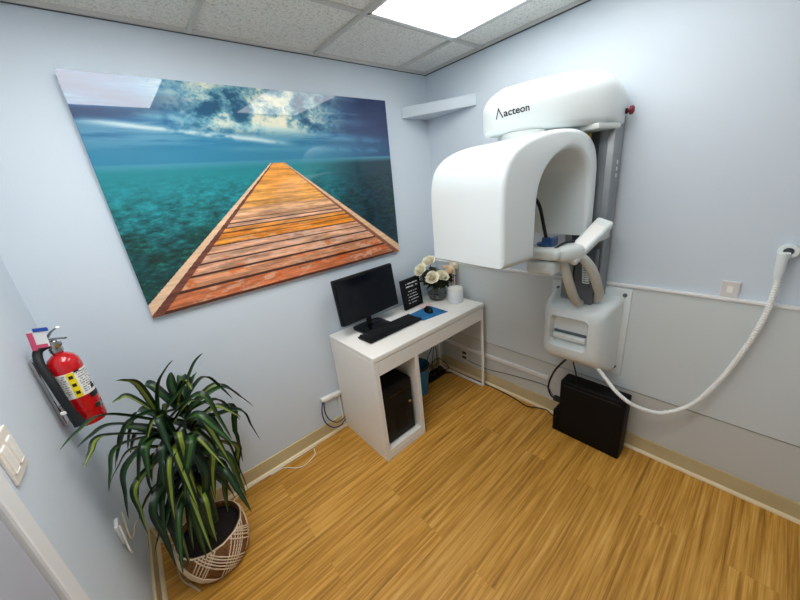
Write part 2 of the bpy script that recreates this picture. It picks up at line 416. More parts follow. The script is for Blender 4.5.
def picture_colours(W, Hh):
    rng = np.random.default_rng(11)
    u, v = np.meshgrid(np.linspace(0, 1, W), np.linspace(0, 1, Hh))
    sh = (Hh, W); col = np.zeros((Hh, W, 3))
    c = lambda r, g, b: np.array([r, g, b], float)
    def mixc(a, b, t): return a*(1-t[..., None])+b*t[..., None]
    # sky
    base = mixc(mixc(c(14, 96, 146)+0*col, c(4, 34, 84)+0*col, S(.55, .92, u)), c(8, 62, 112)+0*col, S(.25, .0, u)*.7)
    low = mixc(c(44, 124, 156)+0*col, c(16, 70, 112)+0*col, S(.6, 1, u))
    col = mixc(base, low, S(.86, .70, v))
    n = noise2(sh, 8, 6, rng, 7, .64); n2 = noise2(sh, 4, 9, rng, 5, .6)
    # soft drawn-out bands of cloud everywhere
    st = noise2(sh, 3, 22, rng, 5, .6)
    col = mixc(col, c(120, 170, 190)+0*col, S(.50, .70, st)*S(.70, .78, v)*S(1, .6, u)*.55)
    col = mixc(col, c(6, 44, 84)+0*col, S(.52, .34, st)*S(.72, .82, v)*.55)
    # broken bright cloud bank in the middle
    area = np.exp(-((u-.47)/.26)**4)*S(.765, .84, v+.03*(n2-.5))
    rid = 1-np.abs(2*noise2(sh, 10, 9, rng, 7, .66)-1)
    q = .55*n+.45*(rid-.35)
    bank = mixc(c(20, 82, 116)+0*col, c(96, 150, 168)+0*col, S(.34, .45, q))
    bank = mixc(bank, c(186, 204, 196)+0*col, S(.44, .52, q))
    bank = mixc(bank, c(236, 234, 208)+0*col, S(.50, .60, q))
    col = mixc(col, bank, np.clip(area*1.1, 0, 1)*S(.25, .42, n+.25*area))
    # long slanting streak of light cloud
    for (u0, v0, u1, v1, wd, st, cc) in ((.0, .835, .55, .745, .012, .85, (205, 222, 222)), (.1, .865, .62, .80, .016, .5, (150, 200, 215)), (.62, .80, 1., .745, .02, .35, (100, 160, 200)), (.3, .73, 1., .70, .015, .3, (120, 170, 195))):
        vv = v0+(v1-v0)*(u-u0)/(u1-u0)+.022*(n2-.5)
        mk = np.exp(-((v-vv)/wd)**2)*S(u0-.05, u0+.1, u)*S(u1+.05, u1-.1, u)*S(.35, .6, noise2(sh, 26, 30, rng, 3)*.5+n*.5+.08)
        col = mixc(col, np.array(cc, float)+0*col, mk*st)
    # water
    hz = .668
    wat = mixc(c(26, 128, 138)+0*col, c(6, 62, 62)+0*col, S(.60, .15, v))
    wat = mixc(wat, c(6, 40, 54)+0*col, S(.55, .9, u)*.9)
    wat = mixc(wat, c(70, 140, 165)+0*col, S(.63, .665, v)*.8)
    rip = noise2(sh, 44, 80, rng, 4, .75); big = noise2(sh, 9, 16, rng, 4, .6)
    wat = mixc(wat, c(8, 56, 48)+0*col, S(.5, .72, big)*S(.6, .35, v)*.75)
    wat = wat*(1+1.5*(rip-.5)[..., None]*S(.66, .4, v)[..., None])
    wat = mixc(wat, c(30, 150, 110)+0*col, S(.60, .8, rip)*S(.55, .3, v)*S(.6, .1, u)*.5)
    water = S(hz+.004, hz-.004, v)
    col = mixc(col, wat, water)
    # pier
    top = .654
    s = np.clip(top-v, 0, 1)
    lo = .461-s*(.461/.591); li = .466-s*(.452/.654*.98)+.004; lm = lo+(li-lo)*.55
    ro = .511+s*(.478/.586); ri = .506+s*(.449/.631); rm = ri+(ro-ri)*.4
    dd = 1/np.maximum(top+.008-v, .006)
    N = (1/np.maximum(top+.015-v, .008)-1/(top+.015))/.17
    # seams spaced as boards receding to the horizon
    k = (1/(.0001+np.maximum(top+.03-v, .012))); 
    idx = (k-1/(top+.03))/.195
    fi = np.floor(idx).astype(int); fr = idx-fi
    pal = np.array([c(196, 112, 70), c(206, 142, 104), c(214, 160, 128), c(212, 164, 134), c(222, 146, 66), c(226, 138, 40), c(206, 160, 124), c(198, 146, 108), c(214, 164, 112), c(222, 150, 74)])
    rr = rng.random(200)
    seq = [0, 1, 2, 3, 2, 5, 5, 4, 3, 6, 7, 6, 8, 7]
    tab = np.array([pal[seq[i]] if i < len(seq) else c(232, 164, 84)*(.9+.18*rr[i]) for i in range(200)])
    deck = tab[np.clip(fi, 0, 199)]
    g = noise2(sh, 12, 90, rng, 4, .7)
    deck = deck*(1+.9*(g-.5)[..., None])
    blotch = S(.55, .72, noise2(sh, 16, 14, rng, 4, .6))*S(.3, .08, v)
    deck = mixc(deck, c(206, 92, 30)+0*col, blotch*.75)
    deck = mixc(deck, c(226, 190, 170)+0*col, S(.55, .7, noise2(sh, 22, 40, rng, 4, .6))*S(.42, .25, v)*.6)
    deck = mixc(deck, c(232, 140, 40)+0*col, S(.46, .6, v)*.35)
    seamw = np.clip(.17+.02*0*idx, 0, .3)
    seam = (fr < seamw)*S(14, 9, idx)
    deck = mixc(deck, c(50, 22, 14)+0*col, seam*.88)
    inside = (v < top)
    dm = inside & (u > li) & (u < ri)
    col[dm] = deck[dm]
    lrail = inside & (u >= lo) & (u < lm); col[lrail] = (c(232, 196, 160)*(1+.25*(g-.5)[..., None]))[lrail]
    ldark = inside & (u >= lm) & (u <= li); col[ldark] = (c(112, 62, 48)*(1+.8*(g-.5)[..., None]))[ldark]
    rrail = inside & (u > rm) & (u <= ro); col[rrail] = (c(228, 188, 150)*(1+.3*(g-.5)[..., None]))[rrail]
    rdk = inside & (u >= ri) & (u <= rm); col[rdk] = (c(140, 84, 62)*(1+.5*(g-.5)[..., None]))[rdk]
    col = np.clip(col/255, 0, 1)
    return np.where(col <= .04045, col/12.92, ((col+.055)/1.055)**2.4)
def picture():
    t = thing('wall_picture', 'large frameless glossy picture of a wooden pier over teal sea on the back wall', 'picture', ((PX0+PX1)/2, -.02, PZ0))
    W, Hh = 560, 360
    tilt = .018
    yf = lambda z: -.024-(z-PZ0)*tilt
    xs = np.linspace(PX0, PX1, W); zs = np.linspace(PZ0, PZ1, Hh)
    X, Z = np.meshgrid(xs, zs); Y = -.0245-(Z-PZ0)*tilt
    co = np.stack([X, Y, Z], -1).reshape(-1, 3)
    i = np.arange(W*Hh).reshape(Hh, W)
    f = np.stack([i[:-1, :-1], i[:-1, 1:], i[1:, 1:], i[1:, :-1]], -1).reshape(-1, 4)
    me = bpy.data.meshes.new('print'); me.from_pydata(co.tolist(), [], f.tolist())
    ca = me.color_attributes.new('print_colour', 'FLOAT_COLOR', 'POINT')
    pc = picture_colours(W, Hh).reshape(-1, 3); ca.data.foreach_set('color', np.concatenate([pc, np.ones((len(pc), 1))], 1).ravel())
    me.materials.append(attr_mat('acrylic_print', 'print_colour', .35, 1.0, .015, .3))
    o = bpy.data.objects.new('print', me); C.objects.link(o); o.parent = t; o.matrix_parent_inverse = base_matrix(t).inverted()
    bm = bmesh.new(); m4 = Matrix.Identity(4)
    vs = [bm.verts.new((x, y0-(z-PZ0)*tilt, z)) for z in (PZ0, PZ1) for x, y0 in ((PX0, -.024), (PX1, -.024), (PX1, -.004), (PX0, -.004))]
    for q in ((0, 1, 2, 3), (4, 5, 6, 7), (0, 1, 5, 4), (1, 2, 6, 5), (2, 3, 7, 6), (3, 0, 4, 7)): bm.faces.new([vs[k] for k in q])
    link('backing_panel', bm, mat('acrylic_edge', srgb(186, 206, 216), .15), t)
    for x in (PX0+.3, PX1-.3):
        bm = bmesh.new(); box(bm, (x-.02, -.012, PZ1-.08), (x+.02, 0, PZ1-.05)); link('hanger', bm, M['steel'], t)
picture()

# corner shelf
bm = bmesh.new(); prism(bm, [(0, 0), (-.255, 0), (-.262, -.012), (-.012, -.438), (0, -.43)], 2.076, 2.142, None, .003, 2)
tag(link('corner_shelf', bm, M['wall'], None, 30), 'pale blue triangular shelf high in the corner between picture and x-ray machine', 'shelf')

# ------------------------------------------------------------------ desk
def desk():
    X0, X1, YF, YR, Z = -1.113, -.062, -.512, -.012, .75
    t = thing('desk', 'white computer desk with open cabinet on the left and metal leg on the right', 'desk', ((X0+X1)/2, (YF+YR)/2, 0))
    bm = bmesh.new(); box(bm, (X0, YF, .716), (X1, YR, Z), .004, 3); link('desktop', bm, M['white'], t, 30)
    bm = bmesh.new(); box(bm, (X0, YF, 0), (X0+.03, YR, .716), .002, 2); link('side_panel', bm, M['white'], t)
    bm = bmesh.new(); box(bm, (-.80, YF+.004, 0), (-.768, YR, .62), .002, 2); link('side_panel', bm, M['white'], t)
    bm = bmesh.new(); box(bm, (X0+.03, YF+.006, .045), (-.80, YR-.01, .07), .002, 2); box(bm, (X0+.03, YF+.004, 0), (-.80, YF+.022, .045)); link('bottom_shelf', bm, M['white'], t)
    bm = bmesh.new(); box(bm, (X0+.03, YR-.012, .07), (-.80, YR-.004, .716)); link('back_panel', bm, M['white'], t)
    bm = bmesh.new(); box(bm, (X0+.032, YF+.001, .622), (-.08, YF+.017, .712), .002, 2); d = link('drawer', bm, M['white'], t)
    bm = bmesh.new(); box(bm, (X0+.034, YF+.02, .63), (-.085, YR-.06, .64)); box(bm, (X0+.034, YR-.07, .63), (-.085, YR-.06, .70)); link('drawer_tray', bm, M['white'], d)
    bm = bmesh.new(); box(bm, (-.768, YR-.03, .60), (-.08, YR-.014, .716)); link('rear_rail', bm, M['white'], t)
    # metal leg frame on the right: front post, runner, rear post
    def bar(name, pts, parent=t, r=.011):
        bm = bmesh.new(); tube(bm, pts, r, 12, sub=6); return link(name, bm, M['white_metal'], parent, 40)
    xr = X1-.014
    bar('leg', [(xr, YF+.014, .716), (xr, YF+.013, .4), (xr, YF+.013, .045), (xr, YF+.02, .021), (xr, YF+.045, .0135)])
    bar('leg', [(xr, YR-.016, .716), (xr, YR-.015, .4), (xr, YR-.015, .045), (xr, YR-.02, .021), (xr, YR-.045, .0135)])
    bar('runner', [(xr, YF+.045, .0135), (xr, -.25, .0135), (xr, YR-.045, .0135)])
    # keyhole-like cable opening in the rear rail
    bm = bmesh.new(); lathe(bm, [(0, 0), (.03, 0), (.03, .004), (.022, .005), (0, .003)], (-.25, YR-.03, .66), 20, (0, -1, 0)); link('cable_grommet', bm, M['darkgrey'], t, 40)
desk()

# computer tower in the cabinet
t = thing('computer_tower', 'black computer tower inside the open cabinet of the white desk', 'computer', (-.905, -.26, .07))
bm = bmesh.new(); box(bm, (-1.055, -.455, .075), (-.822, -.06, .475), .006, 3); link('case', bm, M['black'], t, 30)
bm = bmesh.new(); box(bm, (-1.055, -.472, .075), (-.822, -.456, .475), .008, 3)
for k in range(9): box(bm, (-.985, -.4745, .12+k*.022), (-.885, -.47, .13+k*.022), .001, 1)
fp = link('front_panel', bm, M['black'], t, 30)
bm = bmesh.new(); box(bm, (-1.03, -.475, .405), (-.845, -.471, .425), .001, 1); link('disc_drive', bm, M['gloss'], fp)
bm = bmesh.new(); lathe(bm, [(0, 0), (.010, 0), (.010, .002), (0, .003)], (-.85, -.472, .30), 16, (0, -1, 0)); link('power_button', bm, M['steel'], fp, 40)
bm = bmesh.new(); box(bm, (-.99, -.45, .07), (-.97, -.07, .0755)); box(bm, (-.85, -.45, .07), (-.832, -.07, .0755)); link('foot_strip', bm, M['rubber'], t)

# monitor
def monitor():
    t = thing('monitor', 'black flat screen computer monitor on the white desk', 'monitor', (-.84, -.13, .75))
    ang = math.radians(3); ux = V((math.cos(ang), math.sin(ang), 0)); up = V((0, math.sin(math.radians(6)), math.cos(math.radians(6))))
    c = V((-.842, -.155, .992)); n = ux.cross(up).normalized()
    if n.y > 0: n = -n
    bm = bmesh.new(); obox(bm, c-n*.016, ux, None, up, (.49, .032, .30), .008, 3); hb = link('housing', bm, M['black'], t, 30)
    bm = bmesh.new(); obox(bm, c+n*.0015, ux, None, up, (.472, .004, .272), .001, 1); link('screen', bm, M['screen'], t)
    bm = bmesh.new(); obox(bm, c+n*.003-up*.1425, ux, None, up, (.47, .006, .012), .001, 1); link('lower_bezel', bm, M['gloss'], t)
    bm = bmesh.new(); tube(bm, [c-n*.035-up*.06, c-n*.055-up*.12, V((-.845, -.115, .80)), V((-.845, -.13, .762))], .02, 12, flat=(.6, 1.5)); link('stand', bm, M['black'], t, 40)
    bm = bmesh.new(); prism(bm, rrect(-.96, -.25, -.735, -.06, .03), .7505, .764, None, .004, 2); link('foot', bm, M['gloss'], t, 30)
monitor()

# keyboard
def keyboard():
    t = thing('keyboard', 'long black keyboard lying on the white desk in front of the monitor', 'keyboard', (-.80, -.29, .75))
    ux = V((.44, -.0, 0)).normalized(); ang = math.radians(0.5)
    bm = bmesh.new(); obox(bm, (-.795, -.293, .760), (1, .0, 0), None, (0, .06, 1), (.445, .14, .016), .005, 2); link('body', bm, M['black'], t, 30)
    bm = bmesh.new()
    for r in range(6):
        for k in range(21 if r != 5 else 11):
            if r == 5 and 3 <= k <= 5: continue
            w = .0165
            x = -.795-.205+k*.0205 if r != 5 else -.795-.205+k*.041
            y = -.293+.052-r*.0205
            box(bm, (x-w/2, y-.008, .764+.06*(y+.293)), (x+w/2, y+.008, .7725+.06*(y+.293)), .002, 1)
    link('keys', bm, mat('key_black', srgb(22, 23, 26), .5), t)
keyboard()

# mouse pad and mouse
def pad():
    bm = bmesh.new(); P = [(-.568, -.215), (-.345, -.205), (-.352, -.405), (-.568, -.372)]
    prism(bm, P, .7502, .754, None, .001, 1)
    tag(link('mouse_pad', bm, M['cyan']), 'blue mouse pad on the white desk beside the keyboard', 'mouse pad')
    t = thing('computer_mouse', 'small black mouse lying on the blue mouse pad', 'mouse', (-.43, -.285, .754))
    bm = bmesh.new(); s = bmesh.new(); bmesh.ops.create_uvsphere(s, u_segments=20, v_segments=12, radius=1)
    for v in s.verts: v.co = V((v.co.x*.052, v.co.y*.03, max(v.co.z, -.1)*.03))
    mt = Matrix.Rotation(math.radians(70), 4, 'Z'); mt.translation = V((-.43, -.285, .7575)); merge(bm, s, mt); link('shell', bm, M['black'], t, 60)
    bm = bmesh.new(); lathe(bm, [(0, -.004), (.008, -.004), (.009, 0), (.008, .004), (0, .004)], (-.422, -.262, .781), 14, (1, -.3, 0)); link('scroll_wheel', bm, M['rubber'], t, 40)
pad()
bm = bmesh.new(); obox(bm, (-.665, -.165, .7512), (1, .08, 0), None, (0, 0, 1), (.20, .10, .0016)); tag(link('paper_sheet', bm, M['paper']), 'white paper lying on the desk between monitor and black sign', 'paper')
bm = bmesh.new(); obox(bm, (-.36, -.185, .7514), (1, -.1, 0), None, (0, 0, 1), (.11, .045, .002)); tag(link('note_card', bm, mat('card_pink', srgb(236, 200, 196), .6)), 'small pink and white card behind the blue mouse pad', 'card')

# small black sign with white lettering
def sign():
    t = thing('desk_sign', 'small black framed sign with white lettering standing on the desk', 'sign', (-.42, -.1, .75))
    a = math.radians(3); ux = V((math.cos(a), math.sin(a), 0)); up = V((0, .12, 1)).normalized(); c = V((-.428, -.112, .868)); n = ux.cross(up)
    bm = bmesh.new(); obox(bm, c-n*0, ux, None, up, (.195, .018, .228), .003, 2); obox(bm, c-n*.04-up*.05, ux, None, V((0, .35, -1)), (.05, .006, .13)); fr = link('board', bm, M['black'], t, 30)
    bm = bmesh.new()
    for s in (-1, 1):
        obox(bm, c+n*.010+ux*s*.092, ux, None, up, (.010, .006, .226), .001, 1); obox(bm, c+n*.010+up*s*.109, ux, None, up, (.194, .006, .010), .001, 1)
    link('rim', bm, M['gloss'], t)
    bm = bmesh.new(); rng = random.Random(3)
    rows = [(.076, .010, .03, .075, 2), (.052, .010, -.055, .075, 2), (.016, .0055, -.04, .05, 4), (-.006, .0055, -.05, .04, 4), (-.028, .0055, -.045, .06, 5), (-.050, .0055, -.05, .06, 5), (-.074, .0055, -.05, .03, 3)]
    rows[0] = (.076, .010, -.055, .065, 2)
    for (z, h, x0, x1, nw) in rows:   # strokes grouped like words, too small to read
        x = x0
        while x < x1:
            w = rng.uniform(.006, .011)*(h/.007)**.5
            if rng.random() > .12: obox(bm, c+n*.0096+ux*(x+w/2)+up*(z+rng.uniform(-.001, .001)), ux, None, up, (w*.8, .0012, h*rng.uniform(.6, 1)))
            x += w
    link('lettering', bm, M['letter'], t)
sign()

# vase of roses
def flowers():
    cx, cy, z0 = -.190, -.155, .7505
    v = thing('glass_vase', 'round clear glass vase on the desk holding the cream roses', 'vase', (cx, cy, z0))
    bm = bmesh.new(); lathe(bm, [(0, 0), (.045, 0), (.066, .012), (.078, .05), (.076, .09), (.066, .122), (.064, .13), (.061, .13), (.063, .12), (.073, .09), (.075, .05), (.063, .016), (.04, .008), (0, .008)], (cx, cy, z0), 40); link('glass', bm, M['glass'], v, 60)
    bm = bmesh.new(); lathe(bm, [(0, .009), (.04, .009), (.062, .017), (.0735, .05), (.0735, .06), (0, .06)], (cx, cy, z0), 36); link('water', bm, M['water'], v, 60)
    rng = random.Random(5)
    pos = [(-.105, -.060, .215, 'rose'), (-.010, -.075, .205, 'rose'), (.062, -.080, .232, 'rosepeach'), (-.065, .0, .325, 'rose'), (-.145, .015, .275, 'rose'), (.135, -.060, .250, 'rose')]
    places = ['lower left of the bunch, below the leftmost one', 'in the front middle of the bunch over the vase', 'peach tinted, between the middle one and the rightmost', 'topmost of the bunch', 'leftmost of the bunch, towards the black sign', 'rightmost of the bunch, beneath the white machine']
    for i, (dx, dy, dz, mm) in enumerate(pos):
        c = V((cx+dx, cy+dy, z0+dz))
        t = thing('rose', 'cream rose in the glass vase, %s' % places[i], 'flower', (cx, cy, z0+.02), 'cream roses in the vase')
        ax = (V((dx, dy, .12))).normalized()
        bm = bmesh.new()
        q = V((0, 0, 1)).rotation_difference(ax).to_matrix().to_4x4(); q.translation = c
        for ring, (n, r, h, op) in enumerate(((3, .010, .040, .1), (4, .017, .040, .2), (5, .025, .038, .45), (6, .033, .032, .8), (6, .039, .022, 1.2))):
            for k in range(n):
                a0 = 2*PI*k/n+ring*.5+rng.uniform(-.2, .2); s = bmesh.new(); wv = 1.3*PI/n; g = []
                for iu in range(6):
                    row = []
                    for iv in range(5):
                        aa = a0+(iu/5-.5)*2*wv; vv = iv/4
                        rad = r*(.35+.65*math.sin(vv*PI/2))+op*.010*vv**3
                        zz = -.020+(h+.020)*vv*(1-.25*abs(iu/5-.5)*2*vv)-op*.008*vv**4
                        row.append(s.verts.new((rad*math.cos(aa), rad*math.sin(aa), zz)))
                    g.append(row)
                for iu in range(5):
                    for iv in range(4): s.faces.new((g[iu][iv], g[iu+1][iv], g[iu+1][iv+1], g[iu][iv+1]))
                merge(bm, s, q)
        bmesh.ops.scale(bm, vec=(1.12, 1.12, 1.05), space=Matrix.Translation(-c), verts=bm.verts); hd = link('bloom', bm, M[mm], t, 60)
        bm = bmesh.new(); tube(bm, [V((cx-dx*.25, cy-dy*.25, z0+.02)), V((cx+dx*.25, cy+dy*.25, z0+.12)), c-ax*.018], .0028, 6); link('stem', bm, M['leafdark'], t, 60)
        bm = bmesh.new()
        for k in range(34):
            a0 = rng.uniform(0, 2*PI); dirv = V((math.cos(a0), math.sin(a0), rng.uniform(-.5, .5))).normalized()
            b0 = V((cx+dx*.4, cy+dy*.4, z0+.13)).lerp(c-ax*.02, rng.uniform(.1, .9)); L_ = rng.uniform(.05, .085)
            side = dirv.cross(V((0, 0, 1))).normalized(); nn = side.cross(dirv)
            vs = []
            for tt, w in ((0, .002), (.3, .016), (.6, .018), (.85, .009), (1, .0008)):
                p = b0+dirv*L_*tt+nn*(-.3*L_*tt*tt); vs.append((bm.verts.new(p+side*w), bm.verts.new(p+nn*.002), bm.verts.new(p-side*w)))
            for A, B in zip(vs, vs[1:]): bm.faces.new((A[0], A[1], B[1], B[0])); bm.faces.new((A[1], A[2], B[2], B[1]))
        link('leaves', bm, M['leafdark'], t, 60)
    # small striped flag pick
    cx, cy = cx+.015, cy-.03
    t = thing('striped_ribbon', 'small red and white striped ribbon hanging at the right of the vase', 'ribbon', (cx+.075, cy-.05, z0+.1))
    a = V((cx+.082, cy-.055, z0+.195)); b = V((cx+.092, cy-.07, z0+.095)); 
    ux = V((.8, -.6, 0)); 
    bmw = bmesh.new(); bmr = bmesh.new()
    for k in range(5):
        (lambda bmx: obox(bmx, a.lerp(b, .5)+ux*(k-2)*.0075, ux, None, a-b, (.0073, .0025, .085)))(bmr if k % 2 == 0 else bmw)
    link('red_stripes', bmr, M['rosered'], t); link('white_stripes', bmw, M['paper'], t)
    bm = bmesh.new(); tube(bm, [a+V((0, 0, .01)), (cx+.05, cy-.035, z0+.135), (cx+.03, cy-.02, z0+.07)], .0015, 6); link('stick', bm, M['cane'], t)
flowers()

# white jar
t = thing('plastic_jar', 'white translucent jar with lid at the right end of the desk', 'jar', (-.165, -.335, .75))
bm = bmesh.new(); lathe(bm, [(0, 0), (.056, 0), (.060, .004), (.060, .085), (.055, .092), (.052, .092), (.056, .083), (.056, .006), (0, .005)], (-.155, -.315, .7505), 32); link('body', bm, M['cup'], t, 40)
bm = bmesh.new(); lathe(bm, [(0, .0925), (.057, .0925), (.057, .110), (.054, .114), (0, .115)], (-.155, -.315, .7505), 32); link('lid', bm, M['white'], t, 40)

# ------------------------------------------------------------------ things under the desk
t = thing('waste_bin', 'blue plastic waste bin under the desk beside the cabinet', 'bin', (-.47, -.135, 0))
bm = bmesh.new(); lathe(bm, [(0, 0), (.075, 0), (.08, .006), (.098, .24), (.102, .25), (.102, .255), (.095, .255), (.077, .01), (0, .008)], (-.47, -.135, .0005), 36); link('body', bm, M['blue'], t, 40)
bm = bmesh.new(); lathe(bm, [(.0985, .244), (.106, .246), (.107, .258), (.103, .262), (.0965, .258)], (-.47, -.135, .0005), 36); link('rim', bm, mat('bin_liner', srgb(30, 34, 40), .4), t, 40)
t = thing('power_strip', 'black cluster of plugs and adapters on the floor under the desk', 'power strip', (-.2, -.08, 0))
bm = bmesh.new(); box(bm, (-.33, -.13, .0005), (-.12, -.075, .04), .006, 2); link('body', bm, M['black'], t, 30)
for k, x in enumerate((-.31, -.26, -.21, -.16)):
    bm = bmesh.new(); box(bm, (x-.018, -.125, .0405), (x+.018, -.08, .078), .005, 2); link('plug', bm, M['rubber'], t, 30)
bm = bmesh.new()
for k in range(3):
    tube(bm, [(-.31+k*.05, -.10, .07), (-.33+k*.05, -.12, .14), (-.28+k*.06, -.07, .2-k*.03), (-.20+k*.02, -.055, .28), (-.16-k*.03, -.055, .45), (-.2-k*.04, -.054, .58)], .0035, 6)
tube(bm, [(-.12, -.1, .02), (-.09, -.14, .05), (-.1, -.07, .11), (-.16, -.05, .13), (-.25, -.06, .10)], .0035, 6)
link('cords', bm, M['rubber'], t, 60)
bm = bmesh.new(); box(bm, (-.0215, -.16, .262), (-.0165, -.085, .375)); box(bm, (-.03, -.145, .28), (-.022, -.1, .355), .003, 1)
# wall outlet beyond the desk leg
t = thing('wall_outlet', 'ivory electrical outlet low on the right wall behind the desk leg', 'outlet', (-.006, -.26, .2)); bm.free()
bm = bmesh.new(); box(bm, (-.014, -.30, .13), (-.008, -.225, .245), .002, 2); link('plate', bm, M['outlet'], t)
for z in (.165, .21):
    bm = bmesh.new(); box(bm, (-.0162, -.285, z-.014), (-.0142, -.24, z+.014), .001, 1)
    link('socket', bm, M['darkgrey'], t)
# raceway along the right wall
bm = bmesh.new(); box(bm, (-.024, -1.0, .255), (-.008, -.02, .285), .004, 2); struct(link('trim_10', bm, M['trimwhite']))

# cords near the machine
def cord(name, pts, r, m, label, cat='cable', n=8):
    bm = bmesh.new(); tube(bm, pts, r, n); return tag(link(name, bm, m, None, 60), label, cat)
cord('power_cable', [(-.12, -.12, .006), (-.055, -.25, .006), (-.04, -.45, .006), (-.04, -.62, .006), (-.055, -.78, .006), (-.075, -.88, .006), (-.06, -.95, .02), (-.08, -1.03, .055), (-.12, -1.08, .07), (-.14, -1.118, .08)], .004, M['rubber'], 'black cable on the floor from under the desk to the black power box')
cord('thin_cable', [(-.028, -.3, .16), (-.026, -.5, .15), (-.024, -.7, .18), (-.024, -.95, .21), (-.045, -1.02, .215), (-.10, -1.07, .22), (-.13, -1.118, .21)], .0022, M['rubber'], 'thin dark wire strung along the right wall to the black power box')

# ------------------------------------------------------------------ black power box
def pbox():
    t = thing('power_box', 'black box-shaped power unit standing on the floor below the x-ray machine', 'power unit', (-.12, -1.3, 0))
    bm = bmesh.new(); box(bm, (-.17, -1.495, .001), (-.06, -1.145, .40), .010, 3)
    link('enclosure', bm, M['blackmetal'], t, 30)
    bm = bmesh.new(); box(bm, (-.168, -1.145, .001), (-.07, -1.112, .16), .006, 2); link('connector_housing', bm, M['blackmetal'], t, 30)
    bm = bmesh.new(); box(bm, (-.155, -1.144, .215), (-.125, -1.10, .245), .004, 2); link('plug', bm, M['rubber'], t, 30)
    bm = bmesh.new(); box(bm, (-.1735, -1.47, .37), (-.1695, -1.17, .375), .001, 1); link('lid_seam', bm, M['rubber'], t)
pbox()
cord('machine_cable', [(-.19, -1.20, .60), (-.185, -1.16, .545), (-.17, -1.11, .46), (-.15, -1.075, .37), (-.14, -1.06, .29), (-.138, -1.08, .235), (-.14, -1.112, .228)], .006, M['rubber'], 'thick black cable looping from the machine base to the side of the power box')
cord('machine_wire', [(-.19, -1.21, .598), (-.165, -1.21, .54), (-.13, -1.215, .46), (-.12, -1.22, .395)], .004, M['rubber'], 'straight black wire from the machine base into the top of the power box')

